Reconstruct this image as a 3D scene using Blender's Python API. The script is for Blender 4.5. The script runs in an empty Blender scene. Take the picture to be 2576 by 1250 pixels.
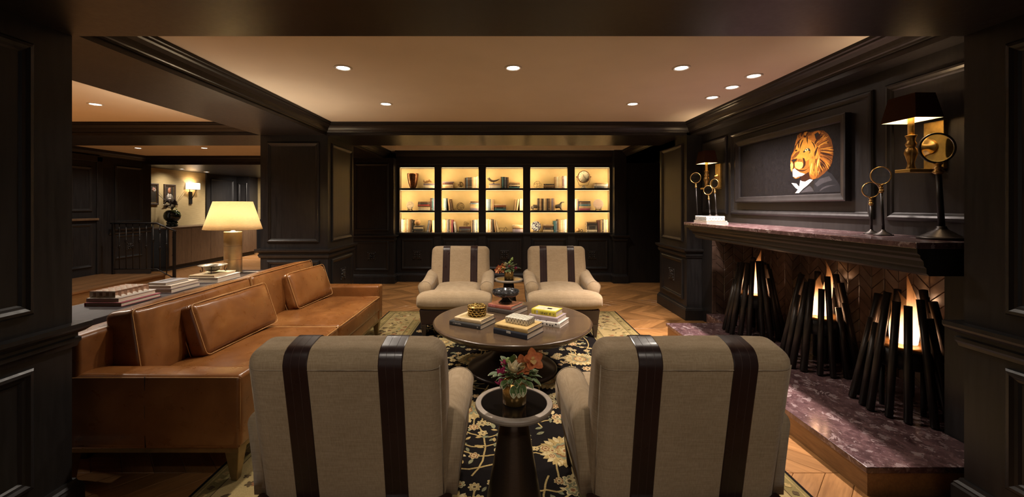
import bpy, math, random
from mathutils import Vector, Matrix, noise
S = bpy.context.scene
COL = S.collection
PI = math.pi
R = random.Random(7)

# ------------------------------------------------------------------ camera, world, exposure
FPX, U0, V0, EYE = 1040.0, 1265.0, 518.0, 1.42          # focal length in pixels, vanishing point, eye height
cd = bpy.data.cameras.new('camera'); cam = bpy.data.objects.new('camera', cd); COL.objects.link(cam)
cam.location = (0, 0, EYE); cam.rotation_euler = (PI / 2, 0, 0)
cd.sensor_fit = 'HORIZONTAL'; cd.sensor_width = 36.0; cd.lens = FPX / 2576 * 36
cd.shift_x = (1288 - U0) / 2576; cd.shift_y = -(625 - V0) / 2576
cd.clip_start = 0.02; cd.clip_end = 60
S.camera = cam
W = bpy.data.worlds.new('world'); S.world = W; W.use_nodes = True
W.node_tree.nodes['Background'].inputs[0].default_value = (1.0, 0.86, 0.74, 1)
W.node_tree.nodes['Background'].inputs[1].default_value = 0.23
vs = S.view_settings
vs.view_transform = 'Standard'; vs.look = 'None'; vs.exposure = 0.68; vs.gamma = 1.0; vs.use_curve_mapping = False
S.cycles.max_bounces = 5; S.cycles.diffuse_bounces = 3; S.cycles.glossy_bounces = 2; S.cycles.transmission_bounces = 4; S.cycles.transparent_max_bounces = 8
S.cycles.caustics_reflective = False; S.cycles.caustics_refractive = False; S.cycles.sample_clamp_indirect = 4.0; S.cycles.adaptive_threshold = 0.05
POWER = 1.0                                               # common dimmer of the recessed lights
WARM = (1.0, 0.88, 0.745)

# ------------------------------------------------------------------ helpers
def lin(r, g, b):
    f = lambda c: (c / 255 / 12.92) if c / 255 <= 0.04045 else ((c / 255 + 0.055) / 1.055) ** 2.4
    return (f(r), f(g), f(b))

class MB:
    def __init__(s): s.v = []; s.f = []; s.m = []; s.sm = []
    def add(s, vs_, fs, mi=0, smooth=False, xf=None):
        o = len(s.v)
        s.v += [tuple(xf @ Vector(p)) for p in vs_] if xf else [tuple(p) for p in vs_]
        for f in fs:
            s.f.append(tuple(i + o for i in f)); s.m.append(mi); s.sm.append(smooth)
        return s
    def box(s, x0, x1, y0, y1, z0, z1, mi=0, xf=None):
        return s.add([(x0,y0,z0),(x1,y0,z0),(x1,y1,z0),(x0,y1,z0),(x0,y0,z1),(x1,y0,z1),(x1,y1,z1),(x0,y1,z1)],
                     [(0,3,2,1),(4,5,6,7),(0,1,5,4),(1,2,6,5),(2,3,7,6),(3,0,4,7)], mi, False, xf)
    def frus(s, b, t, z0, z1, mi=0, xf=None):            # b, t = (x0,x1,y0,y1) at z0 and z1
        return s.add([(b[0],b[2],z0),(b[1],b[2],z0),(b[1],b[3],z0),(b[0],b[3],z0),(t[0],t[2],z1),(t[1],t[2],z1),(t[1],t[3],z1),(t[0],t[3],z1)],
                     [(0,3,2,1),(4,5,6,7),(0,1,5,4),(1,2,6,5),(2,3,7,6),(3,0,4,7)], mi, False, xf)
    def prism(s, poly, axis, a, b, mi=0, smooth=False, xf=None):
        n = len(poly)
        def P(p, t): return (t, p[0], p[1]) if axis == 'x' else (p[0], t, p[1]) if axis == 'y' else (p[0], p[1], t)
        vv = [P(p, a) for p in poly] + [P(p, b) for p in poly]
        ff = [tuple(range(n - 1, -1, -1)), tuple(range(n, 2 * n))]
        s.add(vv, ff, mi, False, xf)
        s.f += [tuple(i + len(s.v) - 2 * n for i in (k, (k + 1) % n, (k + 1) % n + n, k + n)) for k in range(n)]
        s.m += [mi] * n; s.sm += [smooth] * n
        return s
    def lathe(s, prof, n=24, c=(0,0,0), mi=0, xf=None, smooth=True, caps=True):
        vv = []; ff = []
        for r, z in prof:
            for k in range(n):
                a = 2 * PI * k / n; vv.append((c[0] + r * math.cos(a), c[1] + r * math.sin(a), c[2] + z))
        for j in range(len(prof) - 1):
            for k in range(n):
                k2 = (k + 1) % n; ff.append((j*n+k, j*n+k2, (j+1)*n+k2, (j+1)*n+k))
        if caps and prof[0][0] > 1e-5: ff.append(tuple(range(n - 1, -1, -1)))
        if caps and prof[-1][0] > 1e-5: ff.append(tuple((len(prof)-1)*n + k for k in range(n)))
        return s.add(vv, ff, mi, smooth, xf)
    def tube(s, path, r, n=8, mi=0, caps=True, xf=None, closed=False):
        P = [Vector(p) for p in path]; m = len(P); rr = r if isinstance(r, (list, tuple)) else [r] * m
        rings = []; up = None
        for i in range(m):
            if closed: t = (P[(i+1) % m] - P[i-1])
            else: t = (P[min(i+1, m-1)] - P[max(i-1, 0)])
            t = t.normalized() if t.length > 1e-9 else Vector((0,0,1))
            if up is None: up = Vector((0,0,1)) if abs(t.z) < .9 else Vector((1,0,0))
            a = (up - t * up.dot(t)); a = a.normalized() if a.length > 1e-6 else t.orthogonal().normalized()
            b = t.cross(a); up = a
            rings.append([P[i] + (a * math.cos(2*PI*k/n) + b * math.sin(2*PI*k/n)) * rr[i] for k in range(n)])
        return s.loft(rings, mi, caps, xf, loop=closed)
    def loft(s, rings, mi=0, caps=True, xf=None, loop=False, smooth=True):
        n = len(rings[0]); vv = [tuple(p) for r_ in rings for p in r_]; ff = []
        L = len(rings)
        for j in range(L if loop else L - 1):
            j2 = (j + 1) % L
            for k in range(n):
                k2 = (k + 1) % n; ff.append((j*n+k, j*n+k2, j2*n+k2, j2*n+k))
        if caps and not loop:
            ff.append(tuple(range(n-1, -1, -1))); ff.append(tuple((L-1)*n + k for k in range(n)))
        return s.add(vv, ff, mi, smooth, xf)
    def ball(s, c, r, nu=14, nv=8, mi=0, xf=None):
        if not isinstance(r, (tuple, list)): r = (r, r, r)
        vv = [(c[0], c[1], c[2] - r[2])]; ff = []
        for j in range(1, nv):
            a = PI * j / nv
            for k in range(nu):
                b = 2 * PI * k / nu
                vv.append((c[0] + r[0]*math.sin(a)*math.cos(b), c[1] + r[1]*math.sin(a)*math.sin(b), c[2] - r[2]*math.cos(a)))
        vv.append((c[0], c[1], c[2] + r[2])); T = len(vv) - 1
        for k in range(nu):
            k2 = (k+1) % nu; ff.append((0, 1+k2, 1+k)); ff.append((T, T-nu+k, T-nu+k2))
            for j in range(nv-2): ff.append((1+j*nu+k, 1+j*nu+k2, 1+(j+1)*nu+k2, 1+(j+1)*nu+k))
        return s.add(vv, ff, mi, True, xf)
    def rbox(s, c, size, r, n=6, bulge=(0,0,0), mi=0, xf=None, fn=None):
        hs = [q / 2 for q in size]; ax = []
        for h in hs:
            i = max(h - r, 1e-4)
            e = [-h, -i - (h-i)*.72, -i - (h-i)*.42, -i - (h-i)*.2, -i]
            ax.append(e + [-i + 2*i*k/n for k in range(1, n)] + [-q for q in reversed(e)])
        idx = {}; vv = []; ff = []
        def vid(p):
            key = tuple(round(q, 5) for q in p)
            if key in idx: return idx[key]
            q = [max(-max(h-r,1e-4), min(max(h-r,1e-4), t)) for t, h in zip(p, hs)]
            d = Vector([a - b for a, b in zip(p, q)])
            pos = Vector(q) + (d.normalized() * r if d.length > 1e-9 else d)
            for k in range(3):
                if bulge[k]:
                    f = p[k] / hs[k]
                    for j in range(3):
                        if j != k: f *= 1 - abs(p[j] / hs[j]) ** 3
                    pos[k] += bulge[k] * f
            if fn: pos = fn(pos)
            vv.append(tuple(pos + Vector(c))); idx[key] = len(vv) - 1
            return idx[key]
        for k in range(3):
            i, j = (k+1) % 3, (k+2) % 3
            for sgn in (-1, 1):
                for a in range(len(ax[i]) - 1):
                    for b in range(len(ax[j]) - 1):
                        qd = []
                        for (da, db) in ((0,0),(1,0),(1,1),(0,1)):
                            p = [0,0,0]; p[k] = sgn*hs[k]; p[i] = ax[i][a+da]; p[j] = ax[j][b+db]; qd.append(vid(p))
                        ff.append(tuple(qd) if sgn > 0 else tuple(reversed(qd)))
        return s.add(vv, ff, mi, True, xf)
    def ring(s, P, a0, a1, b0, b1, prof, mi=0):            # mitred moulding; prof = (inset, height)
        vv = []; ff = []
        for ins, h in prof:
            vv += [P(a0+ins, b0+ins, h), P(a1-ins, b0+ins, h), P(a1-ins, b1-ins, h), P(a0+ins, b1-ins, h)]
        for j in range(len(prof)-1):
            for k in range(4):
                k2 = (k+1) % 4; ff.append((j*4+k, j*4+k2, (j+1)*4+k2, (j+1)*4+k))
        return s.add(vv, ff, mi)
    def sweep(s, path, prof, closed=False, mi=0):           # path in plan (x,y), prof = (offset to the left, z)
        m = len(path); P = [Vector((p[0], p[1], 0)) for p in path]; rings = []
        for i in range(m):
            d0 = (P[i] - P[i-1]) if (i > 0 or closed) else (P[1] - P[0])
            d1 = (P[(i+1) % m] - P[i]) if (i < m-1 or closed) else (P[m-1] - P[m-2])
            d0.normalize(); d1.normalize()
            n0 = Vector((-d0.y, d0.x, 0)); n1 = Vector((-d1.y, d1.x, 0)); b = n0 + n1
            b = b / max(b.dot(n0), .2) if b.length > 1e-6 else n0
            rings.append([(P[i].x + b.x*o, P[i].y + b.y*o, z) for o, z in prof])
        return s.loft(rings, mi, not closed, None, closed, False)
    def flat(s, pts, mi=0): return s.add(pts, [tuple(range(len(pts)))], mi)
    def build(s, name, mats, parent=None, bevel=0, sub=0, world=True, segs=2):
        me = bpy.data.meshes.new(name)
        off = Vector((0,0,0))
        if parent is not None and world: off = abs_loc(parent)
        me.from_pydata([(p[0]-off.x, p[1]-off.y, p[2]-off.z) for p in s.v], [], s.f)
        for m_ in (mats if isinstance(mats, (list, tuple)) else [mats]): me.materials.append(m_)
        me.polygons.foreach_set('material_index', s.m); me.polygons.foreach_set('use_smooth', s.sm)
        me.validate(clean_customdata=False); me.update()
        o = bpy.data.objects.new(name, me); COL.objects.link(o)
        if parent is not None: o.parent = parent
        if bevel:
            b = o.modifiers.new('bevel', 'BEVEL'); b.width = bevel; b.segments = segs; b.limit_method = 'ANGLE'; b.angle_limit = .6
        if sub:
            q = o.modifiers.new('sub', 'SUBSURF'); q.levels = sub; q.render_levels = sub
        return o

def abs_loc(o):
    v = Vector(o.location)
    while o.parent: o = o.parent; v += Vector(o.location)
    return v
def tag(o, label=None, cat=None, group=None, kind=None):
    if label: o['label'] = label
    if cat: o['category'] = cat
    if group: o['group'] = group
    if kind: o['kind'] = kind
    return o
def thing(name, label, cat, loc=(0,0,0), rz=0, group=None):
    o = bpy.data.objects.new(name, None); COL.objects.link(o); o.location = loc; o.rotation_euler = (0,0,rz)
    o.empty_display_size = .05
    return tag(o, label, cat, group)
def struct(o, label=None): return tag(o, label, None, None, 'structure')
def tree_copy(o, parent=None):
    c = o.copy(); COL.objects.link(c)
    if parent is not None: c.parent = parent
    for ch in list(o.children): tree_copy(ch, c)
    return c
def rot(axis, deg, at=(0,0,0)):
    return Matrix.Translation(at) @ Matrix.Rotation(math.radians(deg), 4, axis) @ Matrix.Translation([-q for q in at])
def T(*p): return Matrix.Translation(p)

# ------------------------------------------------------------------ materials (all procedural)
class NT:
    def __init__(s, m): s.m = m; s.t = m.node_tree; s.n = s.t.nodes; s.l = s.t.links; s.b = s.n['Principled BSDF']
    def node(s, ty, **k):
        n = s.n.new(ty)
        for a, v in k.items():
            if a.startswith('i_'): n.inputs[a[2:].replace('_', ' ')].default_value = v
            else: setattr(n, a, v)
        return n
    def link(s, a, b): s.l.new(a, b)
    def coord(s, scale=(1,1,1), rand=False, kind='Object', rotz=0):
        c = s.node('ShaderNodeTexCoord'); m = s.node('ShaderNodeMapping'); m.inputs['Scale'].default_value = scale
        m.inputs['Rotation'].default_value = (0, 0, rotz)
        s.link(c.outputs[kind], m.inputs['Vector'])
        if rand:
            oi = s.node('ShaderNodeObjectInfo'); mul = s.node('ShaderNodeMath', operation='MULTIPLY'); mul.inputs[1].default_value = 37.0
            s.link(oi.outputs['Random'], mul.inputs[0]); s.link(mul.outputs[0], m.inputs['Location'])
        return m.outputs['Vector']
    def noise(s, vec, scale, detail=3, rough=.5, dist=0):
        n = s.node('ShaderNodeTexNoise'); n.inputs['Scale'].default_value = scale; n.inputs['Detail'].default_value = detail
        n.inputs['Roughness'].default_value = rough; n.inputs['Distortion'].default_value = dist
        s.link(vec, n.inputs['Vector']); return n.outputs['Fac']
    def ramp(s, fac, stops):
        r = s.node('ShaderNodeValToRGB'); e = r.color_ramp.elements
        while len(e) < len(stops): e.new(.5)
        for q, (p, c) in zip(e, stops): q.position = p; q.color = (c[0], c[1], c[2], 1) if isinstance(c, tuple) else (c, c, c, 1)
        s.link(fac, r.inputs['Fac']); return r.outputs['Color']
    def mix(s, fac, a, b, mode='MIX'):
        n = s.node('ShaderNodeMix', data_type='RGBA', blend_type=mode)
        for sock, val in ((n.inputs[0], fac), (n.inputs[6], a), (n.inputs[7], b)):
            if hasattr(val, 'links'): s.link(val, sock)
            elif isinstance(val, tuple): sock.default_value = (val[0], val[1], val[2], 1)
            else: sock.default_value = val
        return n.outputs[2]
    def bump(s, h, strength=.2, dist=.01):
        n = s.node('ShaderNodeBump'); n.inputs['Strength'].default_value = strength; n.inputs['Distance'].default_value = dist
        s.link(h, n.inputs['Height']); s.link(n.outputs['Normal'], s.b.inputs['Normal'])
def mat(name, col=(.5,.5,.5), rough=.5, metal=0.0, coat=0.0, spec=None):
    m = bpy.data.materials.new(name); m.use_nodes = True; t = NT(m); b = t.b.inputs
    b['Base Color'].default_value = (*col, 1); b['Roughness'].default_value = rough; b['Metallic'].default_value = metal
    if coat: b['Coat Weight'].default_value = coat; b['Coat Roughness'].default_value = .12
    if spec is not None: b['Specular IOR Level'].default_value = spec
    return m, t
def simple(name, col, rough=.5, metal=0.0, coat=0.0, var=.25, scale=25, bump=.0, spec=None, stretch=(1,1,1)):
    m, t = mat(name, col, rough, metal, coat, spec)
    v = t.coord(stretch, rand=False); n = t.noise(v, scale, 4)
    t.link(t.ramp(n, [(.3, tuple(c*(1-var) for c in col)), (.7, tuple(min(c*(1+var), 1) for c in col))]), t.b.inputs['Base Color'])
    if bump: t.bump(n, bump, .004)
    return m
def glow(name, col, strength):
    m, t = mat(name, col, .5); t.b.inputs['Emission Color'].default_value = (*col, 1); t.b.inputs['Emission Strength'].default_value = strength; m.cycles.emission_sampling = 'NONE'
    return m

M = {}
def espresso(name, col, rough):
    m, t = mat(name, col, rough, spec=.32)
    v = t.coord((14, 14, 1.1)); n = t.noise(v, 3.0, 3, .6, .3)
    t.link(t.ramp(n, [(.25, tuple(c*.72 for c in col)), (.75, tuple(c*1.35 for c in col))]), t.b.inputs['Base Color'])
    t.link(t.ramp(n, [(.2, rough*.85), (.8, rough*1.2)]), t.b.inputs['Roughness'])
    return m
M['panel'] = espresso('espresso_panelling', (.0160, .0148, .0150), .36)
M['beam'] = espresso('espresso_beam', (.0160, .0138, .0145), .36)
def plaster(name, col):
    m, t = mat(name, col, .92); v = t.coord(); n = t.noise(v, 3, 2); t.link(t.ramp(n, [(.3, tuple(c*.97 for c in col)), (.7, tuple(c*1.02 for c in col))]), t.b.inputs['Base Color']); return m
M['ceil'] = plaster('ceiling_paint', (.72, .66, .595))
def grass():
    m, t = mat('grasscloth', (.55,.44,.25), .85); v = t.coord((1.2, 1.2, 60)); n = t.noise(v, 4, 4, .6)
    t.link(t.ramp(n, [(.3, (.34,.25,.11)), (.7, (.50,.38,.19))]), t.b.inputs['Base Color']); return m
M['paper'] = grass()
def wood(name, c1, c2, rough=.35, axis=0, rnd=True, scale=1.0, coat=.0, hue=.5):
    m, t = mat(name, c1, rough, coat=coat)
    sc = [9.0*scale]*3; sc[axis] = .9*scale
    v = t.coord(tuple(sc), rand=rnd); n = t.noise(v, 2.2, 4, .6, .8); n2 = t.noise(v, 9, 2, .7, .2)
    a = t.ramp(n, [(.28, c1), (.5, tuple((p+q)/2 for p, q in zip(c1, c2))), (.75, c2)])
    col = t.mix(.25, a, t.ramp(n2, [(.35, tuple(c*.45 for c in c1)), (.65, c2)]))
    if rnd:
        oi = t.node('ShaderNodeObjectInfo'); h = t.node('ShaderNodeHueSaturation'); mr = t.node('ShaderNodeMapRange')
        mr.inputs['To Min'].default_value = 1-hue; mr.inputs['To Max'].default_value = 1+hue
        t.link(oi.outputs['Random'], mr.inputs['Value']); t.link(mr.outputs[0], h.inputs['Value']); t.link(col, h.inputs['Color']); col = h.outputs['Color']
    t.link(col, t.b.inputs['Base Color'])
    return m
M['plank'] = wood('oak_plank', (.25,.112,.036), (.45,.225,.080), .30, 0, True, 1.0, .15, .32)
M['plankj'] = wood('oak_plank_field', (.25,.112,.036), (.42,.205,.072), .32, 0, False, 1.0, .1)
M['step'] = wood('oak_step', (.12,.055,.02), (.22,.11,.045), .28, 1, True, 1.0, .2, .15)
M['riser'] = wood('stained_riser', (.17,.085,.03), (.28,.15,.055), .45, 1, False, 1.6)
M['tabletop'] = wood('dark_table_veneer', (.060,.037,.022), (.105,.066,.040), .24, 0, False, .8, .1)
M['tablebase'] = wood('ebonised_pedestal', (.012,.008,.007), (.022,.015,.012), .28, 2, False, .8)
M['console'] = wood('console_veneer', (.022,.016,.017), (.042,.031,.031), .60, 1, False, .8)
M['console'].node_tree.nodes['Principled BSDF'].inputs['Specular IOR Level'].default_value = .2
M['veneer'] = wood('cabinet_veneer', (.085,.050,.028), (.15,.092,.052), .38, 2, True, 1.0, 0, .12)
M['legwood'] = wood('chair_leg_wood', (.035,.022,.014), (.065,.042,.026), .4, 2, False, 1.0)
M['bronzeleg'] = simple('bronze_leg', (.26,.175,.075), .38, .7, var=.15)
def leather(name, c1, c2, c3, rough, bmp=.16):
    m, t = mat(name, c1, rough, coat=.12); v = t.coord((1,1,1), rand=True)
    n = t.noise(v, 3.2, 5, .6, .6); n2 = t.noise(v, 16, 3, .55, .3)
    col = t.ramp(n, [(.25, c1), (.52, c2), (.8, c3)]); col = t.mix(.16, col, t.ramp(n2, [(.2, c1), (.85, c3)]))
    t.link(col, t.b.inputs['Base Color']); t.link(t.ramp(n2, [(.3, rough*.75), (.75, rough*1.25)]), t.b.inputs['Roughness'])
    n3 = t.noise(v, 10, 3, .55, .6); t.bump(n3, bmp, .005); return m
M['leather'] = leather('cognac_leather', (.120,.040,.010), (.215,.080,.020), (.345,.150,.045), .33)
M['cord'] = simple('leather_piping', (.46,.24,.085), .42, var=.12)
M['strap'] = leather('dark_brown_leather', (.018,.0075,.0065), (.026,.011,.009), (.035,.016,.013), .34, .05)
M['stitch'] = simple('stitch_thread', (.085,.05,.04), .7)
def linen():
    m, t = mat('taupe_linen', (.30,.235,.165), .9, spec=.15); v = t.coord((1,1,1))
    h = t.noise(t.coord((260, 260, 26)), 1.0, 2, .5); w = t.noise(t.coord((18, 18, 300)), 1.0, 2, .5); b = t.noise(v, 6, 2, .6)
    a = t.ramp(h, [(.3, (.31,.218,.120)), (.7, (.50,.375,.24))]); c = t.ramp(w, [(.3, (.32,.228,.128)), (.7, (.52,.395,.255))])
    col = t.mix(.5, a, c); col = t.mix(.25, col, t.ramp(b, [(.3, (.33,.24,.138)), (.7, (.51,.39,.255))]))
    t.link(col, t.b.inputs['Base Color']); ad = t.node('ShaderNodeMath', operation='ADD'); t.link(h, ad.inputs[0]); t.link(w, ad.inputs[1])
    t.b.inputs['Sheen Weight'].default_value = .15
    t.bump(ad.outputs[0], .22, .002); return m
M['linen'] = linen()
M['seam'] = simple('linen_seam', (.36,.28,.19), .9)
def granite():
    m, t = mat('purple_granite', (.1,.06,.065), .20, coat=.25); v = t.coord((1.0,.8,1.0))
    vo = t.node('ShaderNodeTexVoronoi'); vo.inputs['Scale'].default_value = 26; vo.inputs['Randomness'].default_value = 1
    nz = t.noise(v, 7, 5, .65, 1.2); ad = t.node('ShaderNodeVectorMath', operation='MULTIPLY_ADD')
    cmb = t.node('ShaderNodeCombineXYZ'); [t.link(nz, cmb.inputs[k]) for k in range(3)]
    t.link(cmb.outputs[0], ad.inputs[0]); ad.inputs[1].default_value = (.35,.35,.35); t.link(v, ad.inputs[2]); t.link(ad.outputs[0], vo.inputs['Vector'])
    sep = t.node('ShaderNodeSeparateColor'); t.link(vo.outputs['Color'], sep.inputs[0])
    n2 = t.noise(v, 16, 6, .7, .8)
    base = t.ramp(n2, [(.3, (.030,.015,.016)), (.5, (.085,.046,.048)), (.72, (.15,.088,.088))])
    blot = t.ramp(sep.outputs[0], [(.87, 0.0), (.91, 1.0)]); fine = t.ramp(t.noise(v, 55, 3, .6), [(.60, 0.0), (.70, 1.0)])
    c = t.mix(blot, base, (.22,.165,.165)); c = t.mix(fine, c, (.19,.13,.13)); t.link(c, t.b.inputs['Base Color']); return m
M['granite'] = granite()
def tile():
    m, t = mat('glazed_brown_tile', (.08,.048,.032), .14, coat=.3); v = t.coord((1,1,1), rand=True); n = t.noise(v, 9, 3)
    t.link(t.ramp(n, [(.3, (.048,.029,.021)), (.7, (.090,.057,.042))]), t.b.inputs['Base Color']); t.bump(n, .12, .006); return m
M['tile'] = tile()
M['grout'] = simple('dark_grout', (.016,.011,.009), .9)
M['iron'] = simple('black_iron', (.014,.012,.011), .42, .3, var=.2)
M['steel'] = simple('dark_bronze_tube', (.030,.024,.020), .40, .55, var=.15)
M['gold'] = simple('gold_leaf', (.55,.36,.10), .42, .85, var=.35, scale=18, bump=.15)
M['brass'] = simple('antique_brass', (.48,.30,.10), .32, .9, var=.25)
M['gilt'] = simple('polished_gilt', (.50,.34,.11), .30, 1.0, var=.2)
M['copper'] = simple('hammered_copper', (.17,.072,.032), .28, .85, var=.4, scale=30, bump=.35)
M['lampmetal'] = simple('brushed_champagne_metal', (.52,.38,.20), .38, .75, var=.22, scale=9, bump=.08)
M['pewter'] = simple('pewter', (.22,.20,.175), .36, .9, var=.35, scale=60, bump=.4)
M['nickel'] = simple('brushed_dark_nickel', (.46,.40,.34), .40, .55, var=.1, stretch=(1,1,14))
M['pedestal'] = simple('brushed_bronze_cone', (.085,.058,.040), .30, .75, var=.18, stretch=(2,2,60))
M['blackglass'] = simple('black_glass', (.008,.007,.007), .06, var=.1)
def clearglass():
    m, t = mat('lens_glass', (.9,.97,1.0), .0); t.b.inputs['Transmission Weight'].default_value = 1; t.b.inputs['IOR'].default_value = 1.5; return m
M['glass'] = clearglass()
M['white'] = simple('white_enamel', (.75,.72,.68), .4, var=.05)
M['black'] = simple('black_paint', (.01,.009,.009), .5, var=.2)
M['page'] = simple('book_pages', (.62,.53,.42), .85, var=.18, scale=4, stretch=(1,1,140))
M['pageshelf'] = simple('aged_pages', (.60,.47,.30), .9, var=.15, scale=40)
M['lens'] = glow('lamp_lens', (1.0,.90,.76), 7.0)
M['shadein'] = None

# ================================================================== THE ROOM
CEIL, BEAM = 2.45, 2.30
MOULD = [(0,0),(0,.012),(.008,.020),(.020,.022),(.032,.014),(.042,.011),(.050,.003),(.052,-.004)]
RAIL = [(0,.775),(.012,.775),(.016,.79),(.022,.80),(.022,.815),(.014,.822),(.014,.835),(.030,.842),(.046,.856),(.050,.866),(.050,.884),(.0,.884)]
BASE = [(0,0),(.030,0),(.030,.125),(.024,.135),(.024,.142),(.014,.152),(.010,.165),(0,.165)]
CROWN = [(0,2.335),(.016,2.335),(.020,2.345),(.030,2.350),(.038,2.362),(.050,2.385),(.072,2.405),(.086,2.412),(.088,2.424),(.100,2.430),(.104,2.45),(0,2.45)]
def planeX(x, sgn):   # wall facing sgn along x: a = world y, b = world z, h outward
    return lambda a, b, h: (x + sgn*h, a, b)
def planeY(y, sgn): return lambda a, b, h: (a, y + sgn*h, b)
def panel(parent, P, a0, a1, b0, b1, m='panel', field=True):
    MB().ring(P, a0, a1, b0, b1, MOULD).build('panel_moulding', M[m], parent)
    if field:
        i = .050; q = MB(); c = [P(a0+i,b0+i,.004), P(a1-i,b0+i,.004), P(a1-i,b1-i,.004), P(a0+i,b1-i,.004)]
        d = [P(a0+i,b0+i,-.01), P(a1-i,b0+i,-.01), P(a1-i,b1-i,-.01), P(a0+i,b1-i,-.01)]
        q.add(c + d, [(0,1,2,3),(7,6,5,4),(0,4,5,1),(1,5,6,2),(2,6,7,3),(3,7,4,0)]); q.build('panel', M[m], parent)
def rosette(parent, P, ca, cb, s=.085):
    q = MB(); c = Vector(P(ca, cb, 0)); ea = Vector(P(1,0,0)) - Vector(P(0,0,0)); eb = Vector((0,0,1)); en = Vector(P(0,0,1)) - Vector(P(0,0,0))
    xf = Matrix((( *[ea[0], eb[0], en[0]], c[0]), (ea[1], eb[1], en[1], c[1]), (ea[2], eb[2], en[2], c[2]), (0,0,0,1)))
    q.frus((-s,s,-s,s), (-s*.94,s*.94,-s*.94,s*.94), -.002, .010, 0, xf)
    for k in range(8):
        a = k*PI/4; r = s*(.52 if k % 2 == 0 else .68)
        q.ball((r*math.cos(a), r*math.sin(a), .010), (s*.24, s*.24, .016), 8, 6, 0, xf)
        b = a + PI/8; q.ball((s*.34*math.cos(b), s*.34*math.sin(b), .014), (s*.13, s*.13, .016), 7, 5, 0, xf)
    for sx in (-1,1):
        for sy in (-1,1): q.ball((sx*s*.80, sy*s*.80, .010), (s*.16, s*.16, .012), 7, 5, 0, xf)
    q.ball((0,0,.014), (s*.2, s*.2, .02), 8, 6, 0, xf)
    return q.build('rosette', M['rosette'], parent)
M['rosette'] = simple('carved_ebony', (.020,.017,.016), .28, var=.3)
def rails(parent, path, closed=False, base=True, rail=True, lift=0):
    if rail: MB().sweep(path, [(o, z+lift) for o, z in RAIL], closed).build('chair_rail', M['panel'], parent)
    if base: MB().sweep(path, [(o, z+lift) for o, z in BASE], closed).build('baseboard_moulding', M['panel'], parent)
def crown(parent, path, closed=False, top=CEIL):
    MB().sweep(path, [(o, z - CEIL + top) for o, z in CROWN], closed).build('crown_moulding', M['beam'], parent)

# ---- floor: subfloor slab with chevron oak planks laid into it
BAND, LEN = .37, .17
fl = struct(MB().box(-8.3, 4.3, -3.2, 13.3, -.12, -.012).build('floor', M['plankj']), 'chevron oak parquet floor')
def plank_mesh(sgn):
    g = .0012; sk = sgn*BAND; a = LEN/2 - g; y = BAND/2 - g
    p = [(-a - sk/2, -y), (a - sk/2, -y), (a + sk/2, y), (-a + sk/2, y)]
    q = MB(); i = .0015
    vv = [(x, yy, -.012) for x, yy in p] + [(x, yy, -i) for x, yy in p]
    cx = sum(x for x, _ in p)/4
    t = [(-a+i*1.5 - sk/2*(1-2*i/BAND), -y+i), (a-i*1.5 - sk/2*(1-2*i/BAND), -y+i), (a-i*1.5 + sk/2*(1-2*i/BAND), y-i), (-a+i*1.5 + sk/2*(1-2*i/BAND), y-i)]
    vv += [(x, yy, 0) for x, yy in t]
    q.add(vv, [(0,3,2,1)] + [(k,(k+1)%4,(k+1)%4+4,k+4) for k in range(4)] + [(k+4,(k+1)%4+4,(k+1)%4+8,k+8) for k in range(4)] + [(8,9,10,11)])
    # turn the mesh so that the grain (local x) follows the plank, and keep that turn on the object
    ang = math.atan2(BAND, sk); xf = Matrix.Rotation(-ang, 4, 'Z')
    q.v = [tuple(xf @ Vector(v)) for v in q.v]
    me = bpy.data.meshes.new('plank'); me.from_pydata(q.v, [], q.f); me.materials.append(M['plank']); me.update()
    return me, ang
pm = {s: plank_mesh(s) for s in (-1, 1)}
cand = []; rest = []
for j in range(-14, 30):
    y = 2.2 + BAND*(j + .5); s = 1 if j % 2 else -1
    for i in range(-50, 26):
        x = LEN*(i + .5)
        if x < -8.2 or x > 4.2: continue
        if x < -6.2 and 1.9 < y < 7.6: continue
        hid = (-1.38 < x < 1.36 and y < 5.35) or (x > 2.55 and y < 6.1) or y < 1.75 or (x > 1.95 and y < 4.4) or (x < -2.25 and y < 8.0) \
              or (x > -2.35 and y > 8.0) or (-3.2 < x < -2.2 and 5.1 < y < 6.1) or x > 3.3 or (y > 8 and x > -3.3) or y > 7.95 and x > -3.4
        vis = not hid
        if vis and -7.4 < x < -2.2 and y > 7.9:     # seen between the platform and the pillar
            u = U0 + x*FPX/y; vis = 425 < u < 655 and y > 8
        (cand if vis else rest).append((x, y, s))
cand.sort(key=lambda p: p[1] + (5 if p[0] < -2.2 else 0))
for k, (x, y, s) in enumerate(cand):
    if k < 300:
        me, ang = pm[s]; o = bpy.data.objects.new('plank', me); COL.objects.link(o); o.parent = fl
        o.location = (x, y, 0); o.rotation_euler = (0, 0, ang)
    else: rest.append((x, y, s))
q = MB()
for x, y, s in rest:
    me, ang = pm[s]; q.add([tuple(v.co) for v in me.vertices], [tuple(p.vertices) for p in me.polygons], 0, False, T(x, y, 0) @ Matrix.Rotation(ang, 4, 'Z'))
tag(q.build('plank_field', M['plankj'], fl), kind='stuff')

# ---- raised platform along the left wall
pf = struct(MB().box(-7.45, -6.19, 1.9, 7.58, -.01, .145).build('floor_platform', M['riser']), 'oak platform one step above the floor')
for k in range(9):
    x = -7.45 + k*.142
    MB().box(x+.001, x+.141, 1.9, 7.60, .147, .177).build('board', M['step'], pf, bevel=.002)

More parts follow.
